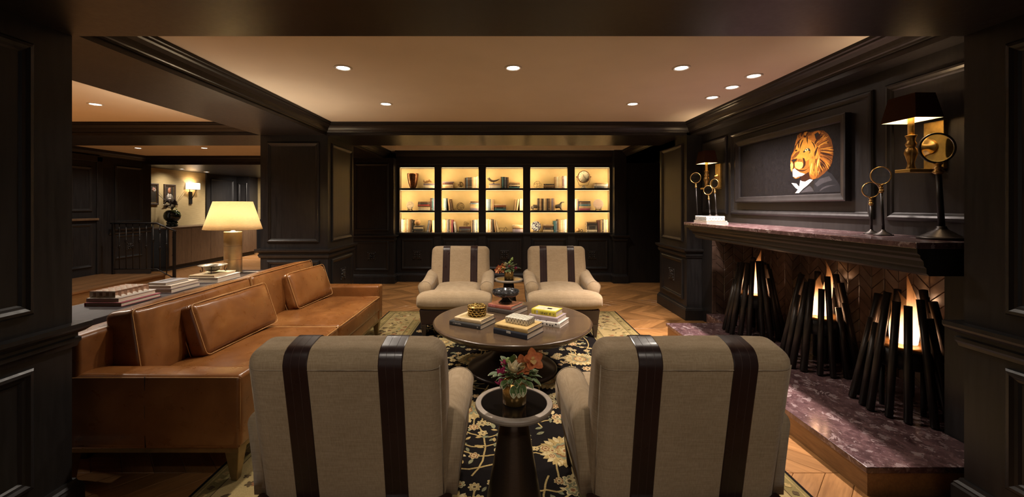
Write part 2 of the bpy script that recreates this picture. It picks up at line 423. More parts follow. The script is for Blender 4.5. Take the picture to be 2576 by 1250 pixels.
# ---- ceilings
struct(MB().box(-7.6, 2.7, 1.9, 8.62, CEIL, CEIL+.1).build('ceiling', M['ceil']), 'warm beige plaster ceiling')
struct(MB().box(-8.3, -3.0, 8.62, 13.2, 2.28, 2.62).build('ceiling_far_room', M['panel']), 'lowered dark ceiling of the far room')
struct(MB().box(-2.4, 2.6, -3.2, 1.9, 2.20, 2.62).build('ceiling_passage', M['beam']), 'dark soffit over the entrance passage')
struct(MB().box(2.29, 4.2, 5.5, 8.1, 2.215, 2.62).build('ceiling_side_passage', M['panel']), 'dark ceiling of the side passage')

# ---- passage jambs on both sides of the camera
for name, x, sgn, pth in (('wall_passage_right', 2.12, -1, [(2.12,-3.2),(2.12,1.9),(2.60,1.9)]), ('wall_passage_left', -1.98, 1, [(-2.60,1.9),(-1.98,1.9),(-1.98,-3.2)])):
    q = MB(); q.box(min(x, x-sgn*.5), max(x, x-sgn*.5), -3.2, 1.9, 0, 2.2)
    w = struct(q.build(name, M['panel']), 'dark panelled jamb beside the entrance')
    P = planeX(x, sgn)
    for (a0, a1) in ((.10, 1.735), (-1.7, -.06)):
        panel(w, P, a0, a1, .965, 2.10); panel(w, P, a0, a1, .235, .74)
    rails(w, pth)
q = MB(); q.box(-7.5, -2.48, 1.78, 1.9, 0, 2.62); struct(q.build('wall_front_left', M['panel']), 'dark wall beside the entrance')

# ---- beams
def beam(name, x0, x1, y0, y1, z0, lab): return struct(MB().box(x0, x1, y0, y1, z0, 2.46).build(name, M['beam']), lab)
b = beam('trim_1', -2.20, 2.33, 5.15, 6.03, BEAM, 'dark cross beam before the bookcase')
crown(b, [(2.33,5.15),(-2.20,5.15)])
crown(b, [(-2.20,6.03),(2.29,6.03)])
b = beam('trim_2', -3.02, -2.20, 1.9, 8.1, BEAM, 'dark ceiling beam above the left pillar')
crown(b, [(-2.20,5.15),(-2.20,1.9)]); crown(b, [(-2.20,7.77),(-2.20,6.03)]); crown(b, [(-3.02,1.9),(-3.02,5.15)]); crown(b, [(-3.02,6.03),(-3.02,8.6)])
b = beam('trim_3', 2.33, 2.75, 1.9, 5.15, BEAM, 'dark soffit above the fireplace wall')
crown(b, [(2.33,1.9),(2.33,5.15)])
b = beam('trim_4', -7.5, -3.02, 5.15, 6.03, BEAM, 'dark cross beam in the left room')
crown(b, [(-3.02,5.15),(-7.42,5.15)]); crown(b, [(-7.42,6.03),(-3.02,6.03)])
b = beam('trim_5', 2.29, 2.75, 6.03, 8.1, 2.215, 'dark header over the side passage')
crown(b, [(2.29,6.03),(2.29,7.62)])
b = beam('trim_6', -7.5, -3.02, 8.58, 8.72, 2.275, 'dark header before the far room')
crown(b, [(-3.02,8.58),(-7.42,8.58)])

# ---- pillars with panelled faces
w = struct(MB().box(-3.02, -2.18, 5.15, 6.03, 0, BEAM).build('wall_pillar_left', M['panel']), 'square panelled pillar behind the sofa')
P = planeY(5.15, -1); panel(w, P, -2.935, -2.285, .965, 2.215); panel(w, P, -2.935, -2.285, .235, .74)
P = planeX(-2.18, 1); panel(w, P, 5.25, 5.95, .965, 2.215); panel(w, P, 5.25, 5.95, .235, .74); rosette(w, P, 5.62, .50)
rails(w, [(-3.02,5.15),(-3.02,6.03),(-2.18,6.03),(-2.18,5.15)], True)
w = struct(MB().box(2.29, 3.1, 5.15, 6.03, 0, 2.45).build('wall_pillar_right', M['panel']), 'panelled pillar beside the fireplace')
P = planeX(2.29, -1); panel(w, P, 5.25, 5.93, .965, 2.215); panel(w, P, 5.25, 5.93, .235, .74); rosette(w, P, 5.59, .50)
rails(w, [(2.60,5.15),(2.29,5.15),(2.29,6.03),(2.60,6.03)])
w = struct(MB().box(-3.02, -2.0, 7.57, 8.1, 0, BEAM).build('wall_pier', M['panel']), 'panelled pier left of the bookcase')
P = planeY(7.57, -1); panel(w, P, -2.72, -2.09, .965, 2.20); panel(w, P, -2.72, -2.09, .235, .78); rosette(w, P, -2.40, .50)
rails(w, [(-2.0,7.77),(-2.0,7.57),(-3.02,7.57)])
w = struct(MB().box(2.05, 2.27, 7.60, 8.1, 0, 2.45).build('wall_pilaster', M['panel']), 'plain dark pilaster right of the bookcase')
rails(w, [(2.27,7.8),(2.27,7.60),(2.05,7.60),(2.05,7.8)])
struct(MB().box(-3.1, 4.2, 8.09, 8.25, 0, 2.6).build('wall_back', M['panel']), 'dark wall behind the bookcase')
w = struct(MB().box(2.27, 4.2, 7.66, 8.09, 0, 2.3).build('wall_side_passage', M['panel']), 'dark wall in the side passage')
struct(MB().box(4.1, 4.25, 5.4, 8.1, 0, 2.3).build('wall_side_passage_end', M['panel']), 'dark end wall of the side passage')
struct(MB().box(3.1, 4.2, 5.4, 5.5, 0, 2.3).build('wall_side_passage_near', M['panel']), 'dark near wall of the side passage')

# ---- fireplace wall
XW, XT = 2.478, 2.96
w = struct(MB().box(XW, 3.1, 1.9, 5.15, 1.08, BEAM+.02).build('wall_right', M['panel']), 'dark panelled wall above the fireplace')
P = planeX(XW, -1)
panel(w, P, 2.755, 4.48, 1.33, 2.195); panel(w, P, 4.56, 5.10, 1.33, 2.195); panel(w, P, 1.92, 2.665, 1.33, 2.195)
struct(MB().box(XW, XT+.1, 4.895, 5.15, 0, 1.08).build('wall_firebox_far_jamb', M['panel']), 'dark far jamb of the firebox')
struct(MB().box(XW, XT+.1, 1.9, 2.32, 0, 1.08).build('wall_firebox_near_jamb', M['panel']), 'dark near jamb of the firebox')
fb = struct(MB().box(XT, XT+.1, 2.3, 4.9, 0, 1.08).build('wall_firebox', M['grout']), 'firebox back of brown glazed chevron tile')
CW, RH = .1125, .0935
def tile_mesh(sgn):
    g = .0016; a = CW/2 - g; h = RH/2 - g; sk = sgn*CW*.5*.88; i = .004
    q = MB()
    o = [(-a,-h-sk),(a,-h+sk),(a,h+sk),(-a,h-sk)]; t = [(-a+i,-h-sk*.93+i),(a-i,-h+sk*.93+i),(a-i,h+sk*.93-i),(-a+i,h-sk*.93-i)]
    q.add([(0,y,z) for y,z in o] + [(-.007,y,z) for y,z in o] + [(-.010,y,z) for y,z in t],
          [(3,2,1,0)] + [((k+1)%4,k,k+4,(k+1)%4+4)[::-1] for k in range(4)] + [((k+1)%4+4,k+4,k+8,(k+1)%4+8)[::-1] for k in range(4)] + [(8,9,10,11)])
    me = bpy.data.meshes.new('tile'); me.from_pydata(q.v, [], q.f); me.materials.append(M['tile']); me.update(); return me
tm = {s: tile_mesh(s) for s in (-1, 1)}
def put_tile(y, z, s, x=XT, rz=0.0):
    o = bpy.data.objects.new('tile', tm[s]); COL.objects.link(o); o.parent = fb
    o.location = (x - XT*0, y, z); o.rotation_euler = (R.uniform(-.006,.006), R.uniform(-.012,.012), rz + R.uniform(-.012,.012))
ncol = int((4.89-2.31)/CW)
for c in range(ncol):
    for r_ in range(11): put_tile(4.885 - CW*(c+.5), .135 + RH*(r_ - .3), 1 if c % 2 else -1)
for c in range(4):                                      # tiled far return of the recess
    for r_ in range(11): put_tile(4.893, .135 + RH*(r_ - .3), 1 if c % 2 else -1, XT - .01 - CW*(c+.5), PI/2)
for r_ in range(6):
    MB().box(XW-.005, XW+.042, 4.880, 4.892, .15 + r_*.16, .15 + r_*.16 + .157).build('edge_tile', M['tile'], fb, bevel=.003)

# ---- left wall of the neighbouring room, its door, and the far room
w = struct(MB().box(-7.6, -7.42, 1.8, 8.72, 0, 2.5).build('wall_left', M['panel']), 'dark panelled wall on the far left')
P = planeX(-7.42, 1)
panel(w, P, 7.90, 8.50, 1.09, 2.20); panel(w, P, 7.90, 8.50, .40, .86); rosette(w, P, 8.22, .62)
MB().sweep([(-7.42,8.72),(-7.42,7.78)], [(o, z+.10) for o, z in RAIL]).build('chair_rail', M['panel'], w)
crown(w, [(-7.42,8.58),(-7.42,6.03)])
d = struct(MB().box(-7.42, -7.38, 6.55, 7.50, .177, 2.22).build('door_1', M['panel']), 'dark panelled door at the top of the platform')
P = planeX(-7.38, 1)
for (a0, a1) in ((6.63, 7.0), (7.04, 7.42)):
    panel(d, P, a0, a1, 1.32, 2.12); panel(d, P, a0, a1, .32, 1.10)
MB().box(-7.38, -7.34, 6.55, 7.52, 1.16, 1.20).build('door_ledge', M['veneer'], d, bevel=.006)
for y0 in (6.43, 7.50): MB().box(-7.42, -7.36, y0, y0+.11, .177, 2.32).build('door_casing', M['panel'], d, bevel=.01)
MB().box(-7.42, -7.36, 6.43, 7.61, 2.22, 2.33).build('door_casing', M['panel'], d, bevel=.01)
w = struct(MB().box(-8.1, -7.9, 8.6, 13.2, 0, 2.3).build('wall_far_room', M['paper']), 'straw grasscloth wall of the far room')
q = MB().box(-7.9, -7.86, 10.98, 12.19, 0, 2.28).build('dark_panelling', M['panel'], w)
P = planeX(-7.86, 1); panel(w, P, 11.12, 12.05, 1.05, 2.16)
w = struct(MB().box(-8.1, -7.47, 12.19, 12.6, 0, 2.3).build('wall_far_pier', M['panel']), 'pale lit panelled pier in the far room')
P = planeY(12.19, -1); panel(w, P, -7.80, -7.54, 1.05, 2.10); panel(w, P, -7.80, -7.54, .24, .82); rosette(w, P, -7.67, .55, .06)
w = struct(MB().box(-8.1, -3.0, 12.9, 13.1, 0, 2.3).build('wall_far_end', M['paper']), 'grasscloth end wall of the far room')
MB().box(-8.0, -3.1, 12.87, 12.9, 0, .95).build('wainscot', M['panel'], w)
MB().box(-8.0, -3.1, 12.84, 12.9, .95, 1.0).build('chair_rail', M['panel'], w)
struct(MB().box(-3.1, -3.0, 8.1, 13.1, 0, 2.5).build('wall_far_right', M['panel']), 'dark wall closing the far room')

# ---- recessed lights, some of them added out of view as fill
def downlight(x, y, z, label, power, tilt=(0,0), size=140, r=.046, blend=1.0, colr=WARM, grp='recessed ceiling lights'):
    t = thing('downlight', label, 'ceiling light', (x, y, z), 0, grp)
    q = MB(); q.lathe([(r*1.42,.002),(r*1.42,-.004),(r*1.30,-.008),(r*1.04,-.005),(r*.98,.003)], 28); q.build('trim_ring', M['white'], t, world=False)
    q = MB(); q.lathe([(r*1.0,-.0015),(r*.55,-.004),(0.0,-.006)], 24); q.build('lens', M['lens'], t, world=False)
    l = bpy.data.lights.new('downlight_beam', 'SPOT'); l.energy = power*POWER; l.color = colr; l.spot_size = math.radians(size); l.spot_blend = blend; l.shadow_soft_size = .045
    o = bpy.data.objects.new('downlight_beam', l); COL.objects.link(o); o.parent = t; o.location = (0,0,-.02)
    d_ = Vector((tilt[0], tilt[1], -1)); o.rotation_euler = d_.to_track_quat('-Z','Y').to_euler()
    return t
for x, y, lab, p in ((-1.19,3.08,'recessed light above the near end of the sofa',72), (.077,3.08,'recessed light above the round coffee table',60), (1.33,3.08,'recessed light above the striped chair nearest the fireplace',40),
                  (-1.18,4.17,'small recessed light towards the left pillar',74), (1.31,4.17,'small recessed light towards the right pillar',48)):
    downlight(x, y, CEIL, lab, p)
for y, lab in ((3.27,'recessed wall light above the near end of the mantel'), (3.58,'recessed wall light above the middle of the lion painting'), (3.92,'recessed wall light above the far end of the mantel')):
    downlight(1.985, y, CEIL, lab, 190, (.05, 0), 100, colr=(1.0,.84,.76))
downlight(-4.12, 4.18, CEIL, 'recessed light in the left room ceiling', 240)
for x, y, lab in ((-4.12,2.9,'added unseen fill light in the left room behind the entrance jamb'), (-5.6,4.18,'added unseen fill light above the middle of the platform'), (-5.6,2.9,'added unseen fill light above the near platform')): downlight(x, y, CEIL, lab, 180)  # unseen lamps added to lift the left room and its ceiling
downlight(-6.48, 7.34, CEIL, 'recessed light above the stair railing', 50); downlight(-5.30, 7.34, CEIL, 'recessed light between railing and left pillar', 70)
downlight(-7.45, 9.6, 2.28, 'recessed light above the flower vase in the far room', 30, (-.35,0), 130); downlight(-7.45, 10.4, 2.28, 'recessed light above the white shaded wall lamp', 30, (-.35,0), 130); downlight(-6.6, 11.5, 2.28, 'added unseen fill light before the pale pier in the far room', 260, (-.5,.3), 130)  # the last one is an added, hidden lamp that brightens the pier
for x, y, lab in ((-5.6,9.8,'added unseen fill light in the far room opposite the sideboard'), (-5.6,11.4,'added unseen fill light in the far room by the end wall')): downlight(x, y, 2.28, lab, 85)  # hidden lamps added to brighten the far room
for x, lab in ((-1.2,'added unseen fill light above the left of the bookcase alcove'), (.07,'added unseen fill light above the middle of the bookcase alcove'), (1.32,'added unseen fill light above the right of the bookcase alcove')): downlight(x, 6.62, CEIL, lab, 42, size=120)  # lamps added behind the beam to brighten the bookcase base and pier

# ================================================================== FIREPLACE
t = thing('hearth', 'raised purple granite hearth on a wooden plinth', 'hearth', (2.2, 3.25, 0))
MB().box(1.77, 2.47, 2.01, 4.49, .118, .150).box(2.4, XT-.012, 2.325, 4.875, .05, .149).build('stone_top', M['granite'], t, bevel=.003)
MB().box(1.785, 2.47, 2.025, 4.475, 0, .118).build('plinth', M['riser'], t)
t = thing('mantel_shelf', 'long dark moulded mantel with polished stone top', 'mantel', (2.25, 3.3, 1.08))
MB().box(2.0, XW, 2.0, 4.57, 1.212, 1.242).build('stone_top', M['granite'], t, bevel=.003)
prof = [(2.015,1.212),(2.015,1.190),(2.030,1.178),(2.030,1.165),(2.045,1.150),(2.048,1.125),(2.060,1.115),(2.060,1.090),(2.075,1.078)]
q = MB(); vv = []; ff = []
for x, z in prof: e = (x - 2.015)*2.6; vv += [(XW, 2.01, z), (x, 2.01, z), (x, 4.55 - e, z), (XW, 4.55 - e, z)]
for j in range(len(prof)-1):
    for k in range(4): ff.append((j*4+k, (j+1)*4+k, (j+1)*4+(k+1)%4, j*4+(k+1)%4))
ff += [(0,1,2,3), tuple((len(prof)-1)*4 + k for k in (3,2,1,0))]
q.add(vv, ff).build('moulded_shelf', M['panel'], t)

def flame_mat():
    m = bpy.data.materials.new('gas_flame'); m.use_nodes = True; t = NT(m)
    c = t.node('ShaderNodeTexCoord'); sp = t.node('ShaderNodeSeparateXYZ'); t.link(c.outputs['Generated'], sp.inputs[0])
    em = t.node('ShaderNodeEmission'); t.link(t.ramp(sp.outputs[2], [(0.0,(1.0,.55,.36)), (.35,(1.0,.50,.24)), (.7,(1.0,.34,.09)), (1.0,(.9,.22,.04))]), em.inputs[0])
    n = t.noise(t.coord((7,7,2.2)), 1.8, 3, .5, .8)
    st = t.ramp(sp.outputs[2], [(0.0, .95), (.45, .85), (.75, .30), (1.0, .10)]); mu = t.node('ShaderNodeMath', operation='MULTIPLY'); t.link(st, mu.inputs[0]); mu.inputs[1].default_value = 3.0
    t.link(mu.outputs[0], em.inputs[1])
    tr = t.node('ShaderNodeBsdfTransparent'); mx = t.node('ShaderNodeMixShader')
    op = t.ramp(sp.outputs[2], [(0.0, .85), (.42, .66), (.68, .26), (1.0, .0)]); nn = t.ramp(n, [(.32, .25), (.62, 1.0)]); m2 = t.node('ShaderNodeMath', operation='MULTIPLY')
    t.link(op, m2.inputs[0]); t.link(nn, m2.inputs[1]); t.link(m2.outputs[0], mx.inputs[0]); t.link(tr.outputs[0], mx.inputs[1]); t.link(em.outputs[0], mx.inputs[2])
    t.link(mx.outputs[0], t.n['Material Output'].inputs[0]); m.cycles.emission_sampling = 'NONE'; return m
M['flame'] = flame_mat()
M['tray'] = simple('burner_tray_gold', (.50,.26,.08), .35, .8)
def burner(x, y, label, seed, top):
    rr = random.Random(seed); z0 = .150
    t = thing('fire_burner', label, 'fire burner', (x, y, z0), 0, 'tubular fire burners on the hearth')
    N = 17
    for k in range(N):
        a = 2*PI*(k + rr.uniform(-.22,.22))/N; rb = rr.uniform(.235,.265); h = top*(.68 + .32*rr.random()) if k % 3 else top*rr.uniform(.88,1.02)
        rt = rb - (rb - .105)*h/.80; a2 = a + rr.uniform(-.10,.10); rad = rr.uniform(.019,.025)
        p0 = Vector((x + rb*math.cos(a), y + rb*math.sin(a), z0 + .006)); p1 = Vector((x + rt*math.cos(a2), y + rt*math.sin(a2), z0 + h))
        MB().tube([p0, p1], rad, 12).build('tube', M['steel'], t)
    q = MB(); q.lathe([(.155,0),(.168,.012),(.172,.11),(.158,.118)], 28, (x, y, z0+.28)); q.build('pan', M['iron'], t)
    q = MB(); q.lathe([(.157,0),(.157,.008),(.075,.010),(.072,.004),(0,.004)], 28, (x, y, z0+.396)); q.build('burner_plate', M['tray'], t)
    for k in range(3):
        a = k*2.1 + .6; MB().tube([(x+.11*math.cos(a), y+.11*math.sin(a), z0), (x+.11*math.cos(a), y+.11*math.sin(a), z0+.29)], .014, 8).build('pan_leg', M['iron'], t)
    for k in range(4):                                   # tongues of flame
        H = (.33,.45,.27,.24)[k]; ox, oy = ((0,0),(.028,-.022),(-.042,.022),(.03,.045))[k]; r0 = (.056,.040,.038,.034)[k]; ph = rr.uniform(0,6); rings = []
        for j in range(15):
            f = j/14; w = r0*(math.sin(PI*min(1,(f*.80+.20)))**.75)*(1 - f**3*.9) + .0008
            cx = x + ox + .020*f*math.sin(5.0*f+ph); cy = y + oy + .034*f*f*math.sin(6*f+ph*1.3)
            rings.append([(cx + w*math.cos(2*PI*i/10)*(1+.2*math.sin(3*f+i)), cy + w*.8*math.sin(2*PI*i/10), z0+.405 + H*f) for i in range(10)])
        MB().loft(rings).build('flame', M['flame'], t)
    l = bpy.data.lights.new('flame_light', 'POINT'); l.energy = 8.0; l.color = (1.0,.55,.30); l.shadow_soft_size = .05
    o = bpy.data.objects.new('flame_light', l); COL.objects.link(o); o.parent = t; o.location = (0,0,.52)
    return t
burner(2.50, 4.12, 'far fire burner of slanted dark tubes by the tiled corner', 3, .74)
burner(2.52, 3.28, 'middle fire burner of slanted dark tubes with the tallest flame', 11, .72)
burner(2.53, 2.605, 'nearest fire burner of slanted dark tubes beside the entrance jamb', 23, .735)

# ================================================================== LION PAINTING
XC = 2.448
t = thing('lion_painting', 'black framed painting of a lion in a dark suit', 'painting', (XC, 3.63, 1.45))
P = planeX(XW, -1)
MB().ring(P, 2.935, 4.327, 1.455, 2.085, [(0,0),(0,.048),(.010,.052),(.030,.045),(.050,.040),(.056,.026),(.060,.016)]).build('frame', M['frame'] if 'frame' in M else simple('black_frame', (.013,.011,.011), .38), t)
def canvas_mat():
    m, t_ = mat('black_canvas', (.012,.011,.012), .38, spec=.16); v = t_.coord((1,1,1)); n = t_.noise(v, 30, 5, .7, 1.0); t_.bump(n, .35, .006)
    t_.link(t_.ramp(n, [(.3,(.004,.0036,.004)),(.75,(.010,.009,.010))]), t_.b.inputs['Base Color']); return m
cv = MB().box(XC+.006, XC+.024, 2.985, 4.275, 1.508, 2.032).build('canvas', canvas_mat(), t)
def lp(px, py, lay=0):            # point of the picture on the canvas plane: (world y, world z)
    u = 1840 + px/4.311; v = 270 + py/4.311; d_ = (XC+.006)*FPX/(u - U0)
    return (XC + .0055 - lay*.0004, d_, EYE - (v - V0)*d_/FPX)
pal = dict(dk=(.020,.006,.002), br=(.085,.027,.005), org=(.185,.062,.009), gold=(.30,.128,.017), pale=(.42,.23,.062), wh=(.52,.45,.40), blk=(.010,.008,.007), suit=(.011,.0105,.012), suit2=(.030,.028,.031), eye=(.42,.33,.14))
pn = list(pal); pms = [simple('paint_' + k, pal[k], .55, var=.12, scale=40, spec=.12) for k in pn]
pq = MB(); LAY = [1]
def poly(c, pts, lay=None):
    LAY[0] += .06; pq.flat([lp(a, b_, LAY[0]) for a, b_ in pts], pn.index(c))
def stroke(c, pts, w):
    LAY[0] += .012; n = len(pts); L = []; Rr = []
    for i in range(n):
        a = pts[max(i-1,0)]; b_ = pts[min(i+1,n-1)]; dx, dy = b_[0]-a[0], b_[1]-a[1]; ln = math.hypot(dx,dy) or 1
        f = i/(n-1); ww = w*(.35 + 1.3*math.sin(PI*min(f*.85+.1,1)))/2 * (1 - f**4)
        L.append((pts[i][0]-dy/ln*ww, pts[i][1]+dx/ln*ww)); Rr.append((pts[i][0]+dy/ln*ww, pts[i][1]-dx/ln*ww))
    vv = [lp(a, b_, LAY[0]) for a, b_ in L] + [lp(a, b_, LAY[0]) for a, b_ in Rr]
    pq.add(vv, [(i, i+1, n+i+1, n+i) for i in range(n-1)], pn.index(c))
def quad_curve(a, m, b_, n=7): return [((1-s)**2*a[0]+2*s*(1-s)*m[0]+s*s*b_[0], (1-s)**2*a[1]+2*s*(1-s)*m[1]+s*s*b_[1]) for s in [i/(n-1) for i in range(n)]]
poly('suit', [(730,930),(800,880),(880,800),(960,735),(1030,690),(1090,720),(1140,790),(1180,850),(1183,916)])
poly('blk', [(870,800),(905,790),(890,850),(900,915),(850,918),(740,928),(800,890)])
poly('suit2', [(790,890),(850,850),(880,880),(895,912),(830,915),(750,925)])
poly('suit2', [(905,830),(960,775),(1060,745),(1095,790),(1000,820),(930,860)])
stroke('suit2', quad_curve((960,905),(1010,850),(1140,840)), 12)
poly('br', [(745,300),(800,285),(870,268),(940,250),(1000,250),(1050,290),(1085,350),(1103,430),(1104,520),(1092,600),(1060,660),(1010,715),(945,765),(890,783),(852,770),(838,700),(800,560),(760,400)])
poly('wh', [(652,820),(706,826),(736,862),(748,792),(800,806),(850,778),(885,786),(825,845),(775,885),(735,928),(692,930),(722,893),(692,868)])
poly('dk', [(745,750),(840,700),(850,770),(800,806),(760,800)])
poly('org', [(720,318),(770,300),(830,310),(890,300),(940,350),(970,430),(990,520),(985,600),(960,690),(915,770),(880,780),(850,740),(840,700),(800,722),(740,706),(690,664),(652,640),(640,592),(652,522),(678,472),(690,410),(704,352)])
poly('gold', [(752,345),(800,330),(850,350),(900,380),(930,440),(950,520),(945,600),(920,690),(890,740),(860,720),(855,640),(850,560),(800,590),(760,560),(720,540),(690,560),(660,540),(690,480),(705,420),(725,370)])
poly('gold', [(762,440),(790,402),(835,400),(870,430),(872,480),(845,520),(800,530),(765,500)])
poly('gold', [(690,500),(740,480),(770,520),(760,560),(720,560),(700,540)])
poly('br', [(655,545),(700,490),(745,470),(735,500),(700,540),(660,562)])
poly('pale', [(690,600),(725,585),(765,590),(785,620),(775,655),(735,672),(700,658),(686,630)])
poly('pale', [(640,620),(655,590),(672,620),(670,660),(652,668),(642,645)])
poly('wh', [(664,680),(684,660),(706,680),(745,706),(800,722),(770,742),(725,752),(690,770),(668,748)])
poly('org', [(672,748),(700,766),(745,752),(735,765),(700,775),(680,766)])
poly('dk', [(648,574),(668,562),(716,556),(706,580),(686,592),(682,612),(672,606),(664,590)])
poly('blk', [(652,578),(676,566),(700,566),(690,582),(672,586)])
stroke('dk', quad_curve((680,606),(682,640),(674,668)), 9)
poly('dk', [(773,548),(792,552),(806,590),(805,625),(786,655),(758,668),(776,640),(782,600)])
stroke('dk', quad_curve((700,668),(770,712),(836,660)), 9); stroke('br', quad_curve((836,660),(868,610),(858,540)), 10)
poly('blk', [(776,486),(800,452),(838,440),(858,462),(856,490),(838,506),(852,480),(830,462),(806,472),(792,492)])
poly('eye', [(793,468),(815,446),(836,450),(832,468),(808,476)]); poly('blk', [(808,455),(822,452),(824,466),(812,468)])
stroke('blk', [(740,560),(728,590),(760,590),(744,548)], 5)
poly('org', [(868,290),(905,262),(950,250),(974,276),(972,335),(950,392),(925,360),(895,318)]); poly('blk', [(902,292),(938,268),(955,290),(950,345),(940,372),(915,340)])
poly('dk', [(778,312),(812,292),(818,312),(800,330)]); poly('dk', [(690,466),(712,456),(716,470),(700,480)])
for a, m_, b_ in (((824,310),(820,350),(830,400)), ((780,350),(750,400),(745,460)), ((760,340),(715,380),(700,430)), ((740,370),(720,420),(735,450)), ((870,370),(905,400),(910,460)), ((960,400),(920,450),(890,530)), ((930,460),(905,520),(895,560)), ((700,410),(690,440),(690,470))):
    stroke('dk', quad_curve(a, m_, b_), 8)
rl = random.Random(5)
for k in range(130):                                    # mane, brushed back and down
    f = rl.random(); a = -1.35 + 2.75*f; r0 = rl.uniform(90,150); r1 = rl.uniform(195,245) if f < .75 else rl.uniform(180,215); cx, cy = 880, 500
    p0 = (cx + r0*math.cos(a)*.85, cy + r0*1.15*math.sin(a)); p1 = (cx + r1*math.cos(a+.16)*.98, cy + r1*1.14*math.sin(a+.16))
    m_ = ((p0[0]+p1[0])/2 + 18, (p0[1]+p1[1])/2 - 22 + 40*f)
    stroke(rl.choice(['dk','br','org','gold','org','br','dk']), quad_curve(p0, m_, p1), rl.uniform(6,13))
for k in range(46):
    x0 = rl.uniform(855,960); y0 = rl.uniform(520,620); y1 = y0 + rl.uniform(90,150)
    stroke(rl.choice(['gold','pale','org','gold','br']), quad_curve((x0,y0), (x0-8, (y0+y1)/2), (x0 + rl.uniform(-25,30), min(y1, 775))), rl.uniform(5,11))
for k in range(24):
    a = rl.uniform(-2.5,-1.25); stroke(rl.choice(['dk','br','gold','org']), quad_curve((800+80*math.cos(a),400+95*math.sin(a)), (800+105*math.cos(a),395+120*math.sin(a)), (808+122*math.cos(a+.12),400+140*math.sin(a+.12))), 8)
for k in range(5): stroke('pale', quad_curve((660+k*3,630+k*9),(650,650+k*8),(640+k*4,668+k*9)), 3)
pq.build('painted_lion', pms, cv)

# ================================================================== SCONCES
def shade_mat(name, col, trans, mixf=.4):
    m, t_ = mat(name, col, .9, spec=.1); v = t_.coord((1,1,1)); n = t_.noise(t_.coord((40,40,260)), 1.0, 3)
    t_.link(t_.ramp(n, [(.3, tuple(c*.7 for c in col)), (.7, tuple(c*1.3 for c in col))]), t_.b.inputs['Base Color']); t_.b.inputs['Transmission Weight'].default_value = 0
    tl = t_.node('ShaderNodeBsdfTranslucent'); tl.inputs[0].default_value = (*trans, 1); mx = t_.node('ShaderNodeMixShader'); mx.inputs[0].default_value = mixf
    t_.link(t_.b.outputs[0], mx.inputs[1]); t_.link(tl.outputs[0], mx.inputs[2]); t_.link(mx.outputs[0], t_.n['Material Output'].inputs[0]); return m
M['darkshade'] = shade_mat('dark_brown_shade', (.045,.022,.012), (.26,.095,.032))
M['creamshade'] = shade_mat('cream_linen_shade', (.82,.70,.50), (.95,.84,.62), .62)
M['liner'] = simple('white_liner', (.8,.72,.6), .7, var=.05)
def bulb(parent, loc, e, r=.03, col=(1,.70,.40)):
    l = bpy.data.lights.new('bulb_light', 'POINT'); l.energy = e; l.color = col; l.shadow_soft_size = r
    o = bpy.data.objects.new('bulb_light', l); COL.objects.link(o); o.parent = parent; o.location = Vector(loc) - abs_loc(parent); return o
def shade_rect(x, y, z0, z1, bx, by, tx, ty, th=.003):
    q = MB()
    for ins, flip in ((0, False), (th, True)):
        vv = [(x+sx*(bx-ins), y+sy*(by-ins), z0) for sx, sy in ((-1,-1),(1,-1),(1,1),(-1,1))] + [(x+sx*(tx-ins), y+sy*(ty-ins), z1) for sx, sy in ((-1,-1),(1,-1),(1,1),(-1,1))]
        q.add(vv, [((k, (k+1)%4, (k+1)%4+4, k+4)[::-1] if flip else (k, (k+1)%4, (k+1)%4+4, k+4)) for k in range(4)], 1 if flip else 0)
    q.add([], []); n = len(q.v)
    for k in range(4): q.f += [(k, 8+k, 8+(k+1)%4, (k+1)%4), (4+k, 4+(k+1)%4, 12+(k+1)%4, 12+k)]; q.m += [0,0]; q.sm += [False]*2
    return q
def sconce(y, label):
    t = thing('wall_sconce', label, 'wall lamp', (XW, y, 1.6), 0, 'gilt sconces on the fireplace wall')
    MB().box(XW-.026, XW+.001, y-.055, y+.055, 1.628, 1.90).build('back_plate', M['gold'], t, bevel=.003)
    MB().lathe([(.034,0),(.030,.008),(.014,.014),(.014,.03),(0,.032)], 16, xf=T(XW-.026, y+.01, 1.755) @ rot('Y', -90)).build('switch_boss', M['brass'], t)
    MB().box(2.275, XW-.002, y-.045, y+.045, 1.610, 1.628).build('bracket_shelf', M['gold'], t, bevel=.002)
    x = 2.325
    MB().lathe([(.021,0),(.022,.004),(.017,.02),(.016,.04),(.024,.07),(.030,.092),(.026,.115),(.017,.126),(.022,.132),(.026,.145),(.018,.160),(.020,.178),(.026,.190),(.026,.194),(.016,.194)], 20, (x, y, 1.628)).build('candlestick', M['brass'], t)
    MB().lathe([(.0145,0),(.0145,.115),(.010,.118)], 14, (x, y, 1.822)).build('candle_tube', M['gold'], t)
    MB().lathe([(.004,0),(.022,.012),(.027,.035),(.018,.058),(0,.066)], 14, (x, y, 1.938)).build('lamp_bulb', M['warmbulb'], t)
    shade_rect(x, y, 1.905, 2.045, .078, .105, .056, .080).build('lamp_shade', [M['darkshade'], M['liner']], t)
    bulb(t, (x, y, 1.975), 13)
M['warmbulb'] = glow('warm_bulb', (1,.72,.42), 9)
sconce(2.355, 'gilt wall sconce with dark brown shade behind the large magnifying glass')
sconce(4.72, 'gilt wall sconce with dark brown shade near the right pillar')

